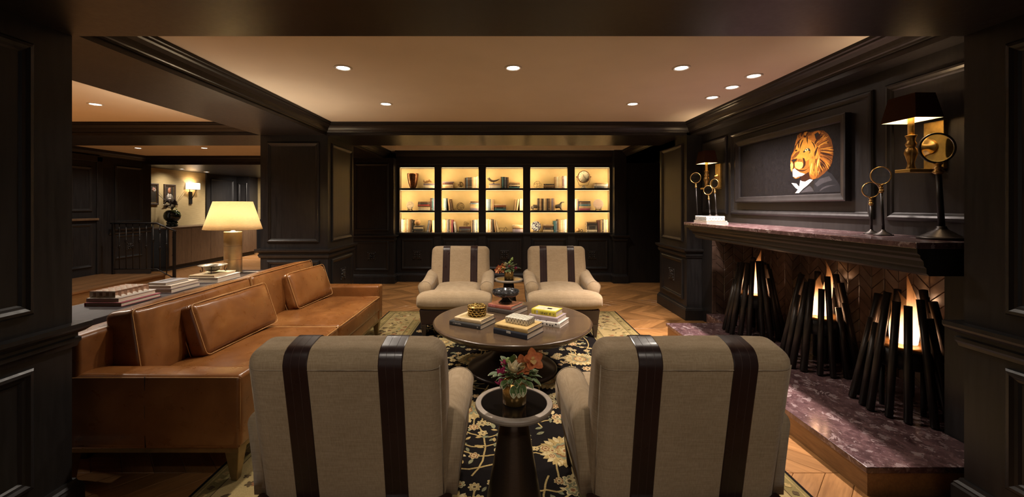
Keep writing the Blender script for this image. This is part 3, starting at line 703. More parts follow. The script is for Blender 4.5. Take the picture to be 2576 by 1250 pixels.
# ================================================================== MAGNIFYING GLASSES
def magnifier(x, y, z, lx, ly, lz, rl_, rb, label, rod=.006, yaw=0):
    t = thing('magnifying_glass', label, 'magnifying glass', (x, y, z), 0, 'magnifying glasses on black stands')
    MB().lathe([(rb,0),(rb,.008*rb/.06),(rb*.86,.14*rb),(rb*.80,.2*rb),(rb*.62,.30*rb),(rb*.56,.36*rb),(rb*.30,.52*rb),(rb*.22,.62*rb),(rb*.20,.72*rb)], 28, (x, y, z)).build('base', M['steel'], t)
    b_ = Vector((x, y, z + rb*.70)); c = Vector((lx, ly, lz)); dr = (c - b_).normalized(); e = c - dr*rl_; L = (e - b_).length; k = b_ + dr*(L - max(.050, rl_*.75))
    MB().tube([b_, k], [rod*1.15, rod], 10).build('rod', M['iron'], t)
    s_ = (e - k).length; xf = T(*k) @ dr.to_track_quat('Z','Y').to_matrix().to_4x4(); w = rod*1.25
    MB().lathe([(w*.9,-.002),(w*1.25,s_*.08),(w*1.7,s_*.2),(w*1.25,s_*.34),(w*.8,s_*.42),(w*1.3,s_*.5),(w*1.5,s_*.58),(w*.8,s_*.66),(w*.9,s_*.8),(w*1.4,s_*.9),(w*1.2,s_*1.02)], 14, xf=xf).build('ferrule', M['brass'], t)
    nrm = Vector((-c.x*.8, -c.y, .06)).normalized(); nrm.rotate(Matrix.Rotation(yaw, 3, 'Z')); xf = T(*c) @ nrm.to_track_quat('Z','Y').to_matrix().to_4x4(); h = rl_*.10
    MB().lathe([(rl_*.95,-h),(rl_*1.02,-h),(rl_*1.04,0),(rl_*1.02,h),(rl_*.95,h),(rl_*.95,-h)], 36, xf=xf, caps=False).build('lens_ring', M['brass'] if rl_ < .07 else M['steel'], t)
    pr = [(rl_*.95*f, -.05*rl_*math.sqrt(max(0,1-f*f*.96))) for f in (0.0,.25,.5,.7,.85,.95,1.0)]
    MB().lathe(pr + [(a, -b2) for a, b2 in reversed(pr)], 32, xf=xf).build('lens', M['glass'], t)
    return t
ZM = 1.242
magnifier(2.335, 2.20, ZM, 2.31, 2.20, 1.728, .079, .098, 'largest magnifying glass on a tall black stand beside the entrance jamb', .0125, .45)
magnifier(2.30, 2.50, ZM, 2.285, 2.50, 1.603, .053, .048, 'taller of two small magnifying glasses on the near mantel', .0068, .4)
magnifier(2.345, 2.63, ZM, 2.34, 2.63, 1.522, .048, .040, 'shorter of two small magnifying glasses on the near mantel', .0064, .4)
magnifier(2.10, 4.46, ZM, 2.075, 4.45, 1.722, .056, .040, 'magnifying glass standing behind the lattice box on the far mantel', .0058, -.5)
magnifier(2.105, 4.20, ZM+.076, 2.085, 4.20, 1.58, .046, .024, 'shortest magnifying glass standing on the lattice box', .0052, -.6)
magnifier(2.170, 4.20, ZM+.076, 2.148, 4.20, 1.648, .046, .024, 'taller magnifying glass standing on the lattice box', .0052, -.7)

# ================================================================== RUG
RX0, RX1, RY0, RY1 = -1.52, 1.50, 1.15, 5.53
t = thing('area_rug', 'black floral area rug with wide old gold border', 'rug', (0, 3.3, 0))
def rugmat(name, c, v=.3, sc=160):
    m, q_ = mat(name, c, .95, spec=.05); n = q_.noise(q_.coord(), sc, 3); n2 = q_.noise(q_.coord(), 5, 3)
    q_.link(q_.mix(.5, q_.ramp(n, [(.3, tuple(k*(1-v) for k in c)), (.7, tuple(k*(1+v) for k in c))]), q_.ramp(n2, [(.3, tuple(k*(1-v) for k in c)), (.7, tuple(k*(1+v) for k in c))])), q_.b.inputs['Base Color']); return m
rc = [rugmat('rug_black', (.010,.008,.0075)), rugmat('rug_gold', (.34,.245,.10), .5, 90), rugmat('rug_pale', (.45,.355,.18), .45, 90), rugmat('rug_rust', (.22,.10,.045), .5, 90), rugmat('rug_sage', (.18,.175,.10), .5, 90),
      rugmat('rug_olive', (.20,.155,.062)), rugmat('rug_tan', (.30,.225,.10)), rugmat('rug_umber', (.085,.058,.030))]
MB().box(RX0, RX1, RY0, RY1, .0005, .012).build('pile', rc[0], t, bevel=.003)
q = MB(); Zr = .0125
def band(a, b_, mi, z):
    x0, x1, y0, y1 = RX0+a, RX1-a, RY0+a, RY1-a; X0, X1, Y0, Y1 = RX0+b_, RX1-b_, RY0+b_, RY1-b_
    q.add([(x0,y0,z),(x1,y0,z),(x1,y1,z),(x0,y1,z),(X0,Y0,z),(X1,Y0,z),(X1,Y1,z),(X0,Y1,z)], [(0,1,5,4),(1,2,6,5),(2,3,7,6),(3,0,4,7)], mi)
band(.012,.52,5,Zr); band(.10,.42,6,Zr+.0003); band(.10,.106,7,Zr+.0006); band(.414,.42,7,Zr+.0006); band(.03,.036,1,Zr+.0006); band(.50,.508,7,Zr+.0006); band(.46,.464,1,Zr+.0006)
q.build('border_bands', rc, t)
rr = random.Random(42); q = MB(); zc = [Zr + .0008]
def zz(): zc[0] += 2e-7; return zc[0]
def blob(cx, cy, r, n, amp, mi, rot_=0, sx=1, sy=1, m=None, dz=0):
    z = zz() + dz; m = m or n*4; pts = []
    for k in range(m):
        a = 2*PI*k/m; rad = r*(1 - amp + amp*abs(math.cos(n*a/2))); px, py = rad*math.cos(a)*sx, rad*math.sin(a)*sy
        pts.append((cx + px*math.cos(rot_) - py*math.sin(rot_), cy + px*math.sin(rot_) + py*math.cos(rot_), z))
    q.add([(cx, cy, z)] + pts, [(0, 1+k, 1+(k+1)%m) for k in range(m)], mi)
def flower(cx, cy, r, n=8):
    ro = rr.uniform(0,3); blob(cx, cy, r, n, .32, 2, ro); blob(cx, cy, r*.82, n, .34, rr.choice([1,1,3,4]), ro, dz=.0002); blob(cx, cy, r*.52, n, .3, 2, ro, dz=.0004); blob(cx, cy, r*.24, 5, .1, rr.choice([3,7]), ro, dz=.0006)
def leaf(cx, cy, l, a, mi=None):
    w = l*.36; z = zz(); mi = rr.choice([1,4,2,4]) if mi is None else mi; pts = []
    for f, s_ in ((0,0),(.25,.8),(.5,1),(.75,.75),(1,0),(.75,-.75),(.5,-1),(.25,-.8)):
        px, py = l*(f-.5), w*s_/1.6; pts.append((cx + px*math.cos(a) - py*math.sin(a), cy + px*math.sin(a) + py*math.cos(a), z))
    q.flat(pts, mi)
def stem(pts, w, mi=1):
    z = zz(); n = len(pts); L = []; Rr = []
    for i in range(n):
        a, b_ = pts[max(i-1,0)], pts[min(i+1,n-1)]; dx, dy = b_[0]-a[0], b_[1]-a[1]; l_ = math.hypot(dx,dy) or 1
        L.append((pts[i][0]-dy/l_*w/2, pts[i][1]+dx/l_*w/2, z)); Rr.append((pts[i][0]+dy/l_*w/2, pts[i][1]-dx/l_*w/2, z))
    q.add(L + Rr, [(i, n+i, n+i+1, i+1) for i in range(n-1)], mi)
def curve(a, m, b_, n=9): return [((1-s)**2*a[0]+2*s*(1-s)*m[0]+s*s*b_[0] + rr.uniform(-.003,.003), (1-s)**2*a[1]+2*s*(1-s)*m[1]+s*s*b_[1] + rr.uniform(-.003,.003)) for s in [i/(n-1) for i in range(n)]]
FX0, FX1, FY0, FY1 = RX0+.53, RX1-.53, RY0+.53, RY1-.53
def inside(x, y, r=.03): return FX0+r < x < FX1-r and FY0+r < y < FY1-r
def palmette(cx, cy, r, a):
    for k in range(26):
        b_ = 2*PI*k/26; leaf(cx + r*.78*math.cos(b_), cy + r*.78*math.sin(b_), r*.5, b_, 1 if k % 2 else 2)
    blob(cx, cy, r*.66, 13, .12, 1, a); blob(cx, cy, r*.56, 13, .15, 4, a, dz=.0002); blob(cx, cy, r*.42, 9, .12, 3, a, dz=.0004); blob(cx, cy, r*.36, 9, .2, 1, a, dz=.0005); blob(cx, cy, r*.2, 7, .2, 2, a, dz=.0007); blob(cx, cy, r*.1, 5, .1, 3, a, dz=.0009)
def tree_(cx, cy, s, flip):
    stem(curve((cx-.03*flip, cy-.22*s), (cx+.08*flip, cy), (cx-.02*flip, cy+.26*s), 15), .010)
    for k in range(4):
        y = cy - .15*s + .10*s*k
        for sd in (-1, 1):
            ex, ey = cx + sd*(.17 - .012*k + rr.uniform(-.03,.03))*s, y + (.075 + rr.uniform(-.03,.04))*s
            if not inside(ex, ey): continue
            stem(curve((cx, y), (cx + sd*rr.uniform(.03,.10)*s, y + rr.uniform(-.05,.03)), (ex, ey)), .011)
            if rr.random() < .78: flower(ex, ey, rr.uniform(.038,.060), rr.choice([6,8,8,9]))
            else:
                for j in range(3): leaf(ex + sd*.012*j, ey + .022*(j-1), .05, math.atan2(.3*(j-1), sd), None)
            mx, my = (cx+ex)/2, (y+ey)/2; leaf(mx, my+.03, .045, rr.uniform(0,3)); leaf(mx + sd*.02, my-.025, .04, rr.uniform(0,3))
k = 0
for j in range(7):
    for i in range(4):
        cx = FX0 + .25 + .49*i + (.12 if j % 2 else -.02); cy = FY0 + .22 + .475*j
        if not inside(cx, cy, .08): continue
        k += 1
        if (i + j) % 2 == 0: tree_(cx, cy, 1.0, 1 if i % 2 else -1)
        else:
            palmette(cx, cy, .15, rr.uniform(0,3))
            for n_ in range(7):
                a = rr.uniform(0,6.28); d_ = rr.uniform(.21,.27); ex, ey = cx + d_*math.cos(a), cy + d_*math.sin(a)
                if inside(ex, ey, .04): stem(curve((cx + .14*math.cos(a), cy + .14*math.sin(a)), (ex, cy), (ex, ey)), .010); flower(ex, ey, rr.uniform(.028,.042))
for n_ in range(520):
    x, y = rr.uniform(FX0,FX1), rr.uniform(FY0,FY1)
    if inside(x, y): (flower(x, y, rr.uniform(.022,.034), 6) if rr.random() < .4 else leaf(x, y, rr.uniform(.04,.065), rr.uniform(0,3)))
def bpos(s_, off):                                     # walk round the border
    w, h = RX1-RX0-2*off, RY1-RY0-2*off
    s_ %= 2*(w+h)
    if s_ < w: return RX0+off+s_, RY0+off, 0
    s_ -= w
    if s_ < h: return RX1-off, RY0+off+s_, 1
    s_ -= h
    if s_ < w: return RX1-off-s_, RY1-off, 0
    s_ -= w; return RX0+off, RY1-off-s_, 1
L = 2*(RX1-RX0+RY1-RY0)
for n_ in range(1250):
    x, y, d_ = bpos(rr.uniform(0,L), rr.uniform(.13,.39)); c = rr.random()
    if c < .42: blob(x, y, rr.uniform(.016,.034), rr.choice([5,6,7]), .45, rr.choice([7,7,3,5]), rr.uniform(0,3))
    elif c < .8: leaf(x, y, rr.uniform(.03,.065), rr.uniform(0,3), rr.choice([7,5,4,2]))
    else: stem(curve((x,y),(x+rr.uniform(-.05,.05),y+rr.uniform(-.05,.05)),(x+rr.uniform(-.08,.08),y+rr.uniform(-.08,.08))), .007, rr.choice([7,5]))
for n_ in range(260):
    x, y, d_ = bpos(n_*L/260, .065); blob(x, y, .018, 4, .3, rr.choice([6,1,7]), .4)
    x, y, d_ = bpos(n_*L*.75/260, .448); blob(x, y, .014, 4, .3, rr.choice([6,3,1]), .4)
tag(q.build('woven_flowers', rc, t), kind='stuff')
MB().ring(lambda a, b_, h: (a, b_, h), RX0-.004, RX1+.004, RY0-.004, RY1+.004, [(0,.001),(0,.012),(.008,.0135),(.014,.0128)]).build('binding', rc[0], t)

# ================================================================== SOFA
def crease(sc, amp):
    def f(p):
        n = noise.noise(Vector((p.x*sc, p.y*sc*1.7, p.z*sc))); m = noise.noise(Vector((p.x*sc*3+9, p.y*sc*2, p.z*sc*3)))
        return p + Vector((n, m*.5, n*.8+m*.4))*amp
    return f
t = thing('leather_sofa', 'long cognac leather sofa with bronze legs and loose cushions', 'sofa', (-1.8, 3.31, 0))
SX0, SX1, SY0, SY1 = -2.28, -1.33, 2.08, 4.55
MB().rbox(((SX0+SX1)/2, (SY0+SY1)/2, .25), (SX1-SX0, SY1-SY0, .11), .012, 3).build('seat_base', M['leather'], t)
for y0 in (SY0, SY1-.14):
    a = MB().rbox(((SX0+SX1)/2+.003, y0+.07, .382), (SX1-SX0+.01, .14, .368), .022, 6, (.0,.005,.004), fn=crease(4,.003)).build('arm', M['leather'], t)
    yy = y0 + (-.001 if y0 == SY0 else .141)
    MB().tube([(SX0+.02, yy, .556), (SX1-.012, yy, .556), (SX1+.002, yy + (.012 if y0 == SY0 else -.012), .548), (SX1+.002, yy + (.012 if y0 == SY0 else -.012), .205)], .0028, 6).build('piping', M['cord'], a)
    MB().tube([(-1.80, yy-.0005, .562), (-1.80, yy-.001, .40), (-1.797, yy-.001, .205)], .0026, 6).build('seam', M['strap'], a)
MB().rbox((SX0+.07, (SY0+SY1)/2, .478), (.14, SY1-SY0, .565), .025, 6, (.004,0,.004), fn=crease(3,.004)).build('back', M['leather'], t)
def edge_pipe(parent, c, s_, xf, r=.003, face=0, sgn=1, rad=.02):
    hx, hy, hz = [k/2 for k in s_]; pts = []
    ax = [k for k in range(3) if k != face]; h = [hx,hy,hz]
    for (i, j) in ((-1,-1),(1,-1),(1,1),(-1,1)):
        cc = [(i, j)]
        for k in range(4):
            f = k/3*PI/2; base = {(-1,-1):PI, (1,-1):1.5*PI, (1,1):0, (-1,1):.5*PI}[(i,j)] + f
            p = [0,0,0]; p[face] = sgn*(h[face]-.006); p[ax[0]] = i*(h[ax[0]]-rad) + rad*math.cos(base); p[ax[1]] = j*(h[ax[1]]-rad) + rad*math.sin(base); pts.append(Vector(p) + Vector(c))
    MB().tube([xf @ p for p in pts] if xf else pts, r, 6, closed=True).build('piping', M['cord'], parent)
for k, (y0, y1) in enumerate(((2.225, 3.305), (3.318, 4.405))):
    c = (-1.725, (y0+y1)/2, .378); s_ = (.83, y1-y0, .16)
    o = MB().rbox(c, s_, .030, 12, (.006,.003,.028), fn=crease(5,.0045)).build('seat_cushion', M['leather'], t)
    edge_pipe(o, c, (s_[0], s_[1], s_[2]), None, .0032, 2, 1, .02)
for k, (y0, y1) in enumerate(((2.27, 3.33), (3.345, 4.40))):
    c = (-2.055, (y0+y1)/2, .640); s_ = (.17, y1-y0, .40); xf = rot('Y', -9, (-2.055, 0, .45))
    o = MB().rbox(c, s_, .032, 12, (.030,.004,.014), xf=xf, fn=crease(5,.006)).build('back_cushion', M['leather'], t)
    edge_pipe(o, c, s_, xf, .0032, 0, 1, .025)
fr = MB(); fr.box(SX0+.02, SX1-.01, SY0+.015, SY0+.05, .170, .197); fr.box(SX0+.02, SX1-.01, SY1-.05, SY1-.015, .170, .197); fr.box(SX1-.045, SX1-.01, SY0+.05, SY1-.05, .170, .197); fr.box(SX0+.02, SX0+.055, SY0+.05, SY1-.05, .170, .197)
fr.build('leg_rail', M['bronzeleg'], t)
for x in (SX0+.05, SX1-.045):
    for y in (SY0+.05, SY1-.05):
        MB().frus((x-.016,x+.016,y-.016,y+.016), (x-.035,x+.035,y-.035,y+.035), .0146 if x > -1.53 else .0, .172).build('leg', M['bronzeleg'], t, bevel=.003)
def lumbar(y0, y1, x, zb, lean, yaw, label):
    c = (x, (y0+y1)/2, zb + .165); s_ = (.115, y1-y0, .33); p = thing('lumbar_pillow', label, 'pillow', (x, (y0+y1)/2, zb), 0, 'leather lumbar pillows on the sofa')
    xf = rot('Z', yaw, c) @ rot('Y', lean, (x, 0, zb))
    o = MB().rbox(c, s_, .035, 12, (.036,.006,.008), xf=xf, fn=crease(7,.007)).build('cushion_body', M['leather'], p)
    edge_pipe(o, c, s_, xf, .0032, 0, 1, .03); edge_pipe(o, c, s_, xf, .0030, 0, -1, .03)
lumbar(2.56, 3.32, -1.865, .478, -19, -2, 'cognac leather lumbar pillow on the near half of the sofa')
lumbar(3.72, 4.37, -1.865, .478, -19, -4, 'cognac leather lumbar pillow on the far half of the sofa')

# ================================================================== STRIPED ARMCHAIRS (front towards local -y)
def make_chair():
    t = thing('armchair', '', 'armchair', (0,0,0), 0, 'striped linen armchairs around the coffee table')
    q = MB(); q.frus((-.355,.355,-.395,.35), (-.372,.372,-.41,.36), .135, .302); q.build('leather_apron', M['strap'], t, bevel=.012, world=False)
    for x, y in ((-.325,-.365),(.325,-.365),(-.30,.30),(.30,.30)):
        MB().frus((x-.016,x+.016,y-.016,y+.016), (x-.030,x+.030,y-.030,y+.030), 0, .14).build('leg', M['legwood'], t, world=False, bevel=.003)
    # T-shaped seat cushion
    rings = []; N = 40; ys = [-.445 + .73*(k/26) for k in range(27)]
    for k, y in enumerate(ys):
        f = (y + .445)/.73; e = min(1, max(0, (f - .20)/.12)); e = e*e*(3-2*e); w = .400*(1-e) + .268*e
        end = min(1, (f+.004)/.07) if f < .5 else min(1, (1.004-f)/.06); k_ = math.sqrt(max(.02, 1-(1-end)**2)); w *= .94+.06*k_
        hz = .082*k_ + .006; rg = []
        for i in range(N):
            a = 2*PI*i/N; ca, sa = math.cos(a), math.sin(a); px = w*abs(ca)**(.30)*(1 if ca >= 0 else -1); pz = hz*abs(sa)**(.42)*(1 if sa >= 0 else -1)
            if sa > 0: pz += .022*k_*(1 - (px/w)**2)
            rg.append((px + .003*noise.noise(Vector((px*9,y*9,pz*9))), y, .388 + pz + .004*noise.noise(Vector((px*7,y*7+5,3)))))
        rings.append(rg)
    MB().loft(rings).build('seat_cushion', M['linen'], t, world=False)
    # back
    xf = rot('X', -11, (0,.29,.55)); c = (0,.29,.53); s_ = (.70,.17,.75)
    b = MB().rbox(c, s_, .055, 10, (.006,.0,.006), xf=xf, fn=lambda p: p + Vector((.004,.002,.004))*noise.noise(p*6)).build('backrest', M['linen'], t, world=False)
    zt = .53 + .375; yb = .29 + .085
    MB().tube([xf @ Vector((k_*.349, yb - .055 + math.sqrt(max(0, .055**2 - max(0, abs(k_*.349)-.295)**2)) + .0005, zt-.058)) for k_ in (-1,-.99,-.97,-.94,-.90,-.85,-.5,0,.5,.85,.90,.94,.97,.99,1)], .0020, 6).build('top_seam', M['seam'], b, world=False)
    for sx in (-1,1): MB().tube([xf @ Vector((sx*.340,yb-.020,zt-.05)), xf @ Vector((sx*.340,yb-.020,.19))], .0025, 6).build('side_seam', M['seam'], b, world=False)
    # two leather straps over the back, front to rear
    r_ = .055; e = .0035; o_ = []
    def add(y, z, ny, nz): o_.append((y, z, ny, nz))
    for k in range(9): add(.29-.085, .36 + (zt-r_-.36)*k/8, -1, 0)
    for k in range(1,7): a = k/6*PI/2; add(.29-.085+r_ - r_*math.cos(a), zt-r_ + r_*math.sin(a), -math.cos(a), math.sin(a))
    for k in range(1,4): add(.29-.085+r_ + (.17-2*r_)*k/3, zt, 0, 1)
    for k in range(1,7): a = k/6*PI/2; add(yb-r_ + r_*math.sin(a), zt-r_ + r_*math.cos(a), math.sin(a), math.cos(a))
    for k in range(1,11): add(yb, zt-r_ - (zt-r_-.17)*k/10, 1, 0)
    for cx in (-.168, .168):
        rings = []
        for y, z, ny, nz in o_:
            # follow the slight crown of the padded back
            cz = max(0, 1-abs((z-.555)/.40)**3)*(1-abs(cx/.35)**3)
            k1, k2 = e, -.004
            rings.append([xf @ Vector((cx + sx*.043, y + ny*k + 0, z + nz*(k + .005*(1 if nz > .7 else 0)))) for sx, k in ((-1,k2),(-1,k1*.6),(-.93,k1),(-.36,k1),(-.345,k1*.5),(-.33,k1),(.33,k1),(.345,k1*.5),(.36,k1),(.93,k1),(1,k1*.6),(1,k2))])
        sq = MB()
        for j in range(12):                              # facets across, smooth along
            m_ = len(rings); sq.add([r_[j] for r_ in rings] + [r_[(j+1) % 12] for r_ in rings], [(i, m_+i, m_+i+1, i+1) for i in range(m_-1)], 0, True)
        st = sq.build('leather_strap', M['strap'], b, world=False)
        for sx in (-.345, .345, -.90, .90):
            MB().tube([xf @ Vector((cx + sx*.043, y + ny*(e*.75), z + nz*(e*.75 + .005*(1 if nz > .7 else 0)))) for y, z, ny, nz in o_], .0009, 4).build('stitching', M['stitch'], st, world=False)
    # arms
    for sx in (-1, 1):
        rings = []; ys = [-.245,-.240,-.228,-.20,-.14,-.06,.02,.10,.17,.24,.30]
        for k, y in enumerate(ys):
            sh = (.80,.90,.97,1,1,1,1,1,1,1,1)[k]; f = (y+.245)/.545; top = .575 + .055*max(0,(f-.35)/.65)**1.4
            w0 = .073*(.86+.14*sh); rg = []
            prof = [(-.055,.30),(-.060,.40),(-.066,.48)] + [(-.073*math.cos(a), 0) for a in ()]
            pts = [(-.052,.295),(-.056,.38),(-.062,.46)]
            for j in range(19):
                a = PI - PI*j/18; pts.append((.074*math.cos(a), top-.066 + .066*math.sin(a)))
            pts += [(.060,.45),(.052,.38),(.048,.295)]
            for px, pz in pts:
                zc = .46; rg.append((sx*(.342 + px*(.80+.20*sh)), y, zc + (pz-zc)*(.88+.12*sh) if pz > .30 else pz))
            rings.append(rg if sx > 0 else rg[::-1])
        a_ = MB().loft(rings).build('arm', M['linen'], t, world=False)
        loop = [(v[0], -.2425, v[2]) for v in (rings[1] if sx > 0 else rings[1][::-1])[2:23]]
        MB().tube(loop, .0035, 6).build('arm_welt', M['seam'], a_, world=False)
        for k in range(5):
            z = .50 - .022*k + .035; MB().tube([(sx*.372, -.2435, z), (sx*.392, -.2425, z+.002), (sx*(.400-.002*k), -.238, z+.003)], .0016, 5).build('pleat', M['seam'], a_, world=False)
    return t
ch = make_chair()
spots = [(-.566, 1.89, 180, 'striped linen armchair seen from behind, beside the sofa'), (.69, 1.89, 180, 'striped linen armchair seen from behind, beside the hearth'),
         (-.520, 4.80, 0, 'striped linen armchair facing us, left of the far side table'), (.662, 4.80, 0, 'striped linen armchair facing us, right of the far side table')]
for k, (x, y, a, lab) in enumerate(spots):
    o = ch if k == 0 else tree_copy(ch)
    o.location = (x, y, .0146); o.rotation_euler = (0,0,math.radians(a)); o['label'] = lab

# ================================================================== COFFEE TABLE, SIDE TABLES, CONSOLE
t = thing('coffee_table', 'large round dark wood coffee table on a pedestal', 'coffee table', (.083, 3.58, .0146))
MB().lathe([(0,.44),(.40,.44),(.64,.44),(.656,.44),(.664,.4396),(.676,.437),(.680,.431),(.676,.420),(.645,.392),(.585,.362),(.50,.345),(.30,.335),(.10,.332),(0,.332)][::-1], 96, (.083,3.58,0)).build('table_top', M['tabletop'], t)
MB().lathe([(.10,.335),(.105,.31),(.115,.26),(.14,.20),(.19,.145),(.26,.100),(.33,.068),(.372,.046),(.385,.036),(.385,.0146),(.0,.0146)][::-1], 64, (.083,3.58,0)).build('pedestal', M['tablebase'], t)
def side_table(x, y, z, label):
    t = thing('side_table', label, 'side table', (x, y, z), 0, 'small round side tables')
    MB().lathe([(.138,0),(.140,.006),(.138,.014),(.118,.12),(.086,.30),(.066,.42),(.058,.496),(0,.498)], 40, (x,y,z)).build('cone_pedestal', M['pedestal'], t)
    MB().lathe([(.055,.490),(.160,.496),(.170,.502),(.1735,.510),(.1735,.520),(.1715,.5245),(.1490,.5262),(.1475,.5245),(.1475,.516),(.05,.512)], 96, (x,y,z), smooth=False).build('rim_tray', M['nickel'], t)
    MB().lathe([(0,.5165),(.1478,.5165),(.1478,.5232),(0,.5233)], 48, (x,y,z), smooth=False).build('glass_inset', M['blackglass'], t)
side_table(.05, 1.86, .0146, 'small round side table with conical base between the near chairs')
side_table(.071, 5.0, .0146, 'small round side table between the two far chairs')
t = thing('console_table', 'long dark console table behind the sofa', 'console table', (-2.54, 3.2, 0))
MB().box(-2.76, -2.315, 2.28, 4.15, .735, .780).build('table_top', M['console'], t, bevel=.003)
for y0 in (2.32, 4.06): MB().box(-2.74, -2.335, y0, y0+.05, 0, .735).build('end_panel', M['console'], t)
MB().box(-2.74, -2.70, 2.37, 4.06, .10, .735).build('back_panel', M['console'], t)

# ================================================================== TABLE LAMP
LX, LY, LZ = -2.585, 3.96, .780
t = thing('table_lamp', 'champagne metal table lamp with cream shade on the console', 'table lamp', (LX, LY, LZ))
def oval(q, prof, rx, n=40, mi=0):       # prof (scale, z)
    rings = [[(LX + s_*rx[0]*math.cos(2*PI*k/n), LY + s_*rx[1]*math.sin(2*PI*k/n), z) for k in range(n)] for s_, z in prof]
    return q.loft(rings, mi)
oval(MB(), [(.97,.781),(1,.786),(1,1.168),(.985,1.174),(.4,1.176)], (.080,.062)).build('metal_body', M['lampmetal'], t)
for z in (.91, 1.04): oval(MB(), [(1.0,z-.0012),(1.006,z),(1.0,z+.0012)], (.080,.062)).build('body_seam', M['pedestal'], t)
MB().lathe([(.022,0),(.022,.006),(.012,.012),(.010,.05),(.016,.055),(.016,.085),(0,.088)], 16, (LX,LY,1.174)).build('neck', M['nickel'], t)
q = MB(); oval(q, [(1.0,1.197),(.665,1.462)], (.262,.20)); q.f = q.f[:40]; q.m = q.m[:40]; q.sm = q.sm[:40]
o = q.build('lamp_shade', M['creamshade'], t); sm_ = o.modifiers.new('solid', 'SOLIDIFY'); sm_.thickness = .003
MB().ball((LX,LY,1.32), (.03,.03,.042), 12, 8).build('lamp_bulb', M['warmbulb'], t)
bulb(t, (LX,LY,1.34), 40, .05, (1,.80,.54))
MB().tube([(LX+.075,LY,.785),(LX+.14,LY-.02,.792),(LX+.20,LY+.0,.790),(LX+.225,LY+.02,.786),(LX+.235,LY+.03,.784)], .004, 8).build('power_cord', M['white'], t)

# ================================================================== BOOKS LYING ON TABLES
BC = dict(cream=(.62,.47,.27), white=(.70,.66,.60), charcoal=(.030,.028,.027), navy=(.010,.013,.024), straw=(.55,.38,.15), yellow=(.62,.52,.05), lavender=(.38,.30,.31), spotted=(.68,.63,.56), umber=(.060,.044,.036),
          crimson=(.36,.10,.065), pink=(.40,.10,.13), grey=(.26,.25,.26), tan=(.42,.27,.13), brown=(.12,.062,.03), rust=(.30,.09,.035), maroon=(.10,.035,.032), purple=(.21,.17,.22), teal=(.055,.17,.19), blue=(.12,.18,.24), pale=(.60,.52,.42), black=(.014,.012,.012), gold=(.42,.27,.08), slate=(.10,.105,.12), peach=(.52,.33,.19), ivory=(.68,.57,.40), red=(.36,.045,.04))
BM = {k: simple('cover_' + k, v, .62, var=.12, scale=18) for k, v in BC.items()}
ink = simple('print_ink', (.02,.018,.018), .6); foil = simple('print_silver', (.45,.43,.40), .5)
def book(x, y, z, L, Wd, H, ang, col, label, group, marks=None, topmark=None):
    """a closed book lying flat; spine along local x at local y = -Wd/2 (towards the camera)"""
    t = thing('book', label, 'book', (x, y, z), math.radians(ang), group); b_ = .0028
    q = MB(); p = [(-Wd/2, 0), (Wd/2, 0), (Wd/2, b_), (-Wd/2+b_*1.6, b_), (-Wd/2+b_*1.6, H-b_), (Wd/2, H-b_), (Wd/2, H), (-Wd/2+.002, H), (-Wd/2-.0015, H*.8), (-Wd/2-.002, H/2), (-Wd/2-.0015, H*.2)]
    q.prism(p, 'x', -L/2, L/2); cvr = q.build('cover', BM[col], t, world=False)
    MB().box(-L/2+.004, L/2-.004, -Wd/2+b_, Wd/2-.004, b_*.9, H-b_*.9).build('pages', M['page'], t, world=False)
    for m_ in (marks or []):                                     # small print on the spine: (x0, x1, z0, z1, ink)
        MB().box(-L/2+m_[0]*L, -L/2+m_[1]*L, -Wd/2-.0028, -Wd/2-.001, m_[2]*H, m_[3]*H).build('spine_print', m_[4], cvr, world=False)
    for m_ in (topmark or []):
        MB().box(-L/2+m_[0]*L, -L/2+m_[1]*L, -Wd/2+m_[2]*Wd, -Wd/2+m_[3]*Wd, H-.0005, H+.0006).build('cover_print', m_[4], cvr, world=False)
    return t
def letters(x0, x1, n, z0, z1, m_, seed=1):
    rr_ = random.Random(seed); out = []
    for k in range(n):
        a = x0 + (x1-x0)*k/n; w_ = (x1-x0)/n; out.append((a, a+w_*rr_.choice([.30,.62,.62]), z0, z1 - (z1-z0)*rr_.choice([0,0,.3]), m_))
    return out
G1 = 'books on the coffee table'; ZT = .4402; A = -30
def off(cx, cy, dx, dy, ang=A):
    a = math.radians(ang); return cx + dx*math.cos(a) - dy*math.sin(a), cy + dx*math.sin(a) + dy*math.cos(a)
ax, ay = -.250, 3.445
book(ax, ay, ZT, .300, .245, .036, -29, 'charcoal', 'charcoal book at the bottom under the woven gold box', G1, letters(.12,.40,11,.45,.72,foil) + [(.90,.93,.35,.62,foil)])
bx, by = off(ax, ay, .012, .008); book(bx, by, ZT+.0365, .255, .215, .030, -28, 'cream', 'cream book directly under the woven gold box', G1, letters(.14,.26,8,.5,.7,M['brass']), [(.12,.97,.10,.90,simple('cover_panel_ochre',(.42,.30,.13),.6))])
cx_, cy_ = .122, 3.205
book(cx_, cy_, ZT, .300, .250, .042, -34, 'navy', 'thick navy book at the bottom under the lattice box', G1, [(.40,.53,.55,.92,foil)])
bx, by = off(cx_, cy_, -.002, .006, -34); book(bx, by, ZT+.0425, .290, .235, .032, -33, 'straw', 'straw coloured book directly under the white lattice box', G1, letters(.08,.62,26,.35,.75,M['brass'],3))
dx_, dy_ = .378, 3.475
sp = book(dx_, dy_, ZT, .300, .205, .038, -30, 'spotted', 'white book with black spots under the lavender book', G1)
rs = random.Random(9)
for k in range(10): u_ = .06 + .092*k + rs.uniform(-.02,.02); zc_ = rs.uniform(.3,.75); MB().lathe([(.0065,0),(.0065,.0012),(0,.0013)], 12, xf=T(-.15+u_*.30, -.1025-.0012, zc_*.038) @ rot('X', 90)).build('spot', ink, sp, world=False)
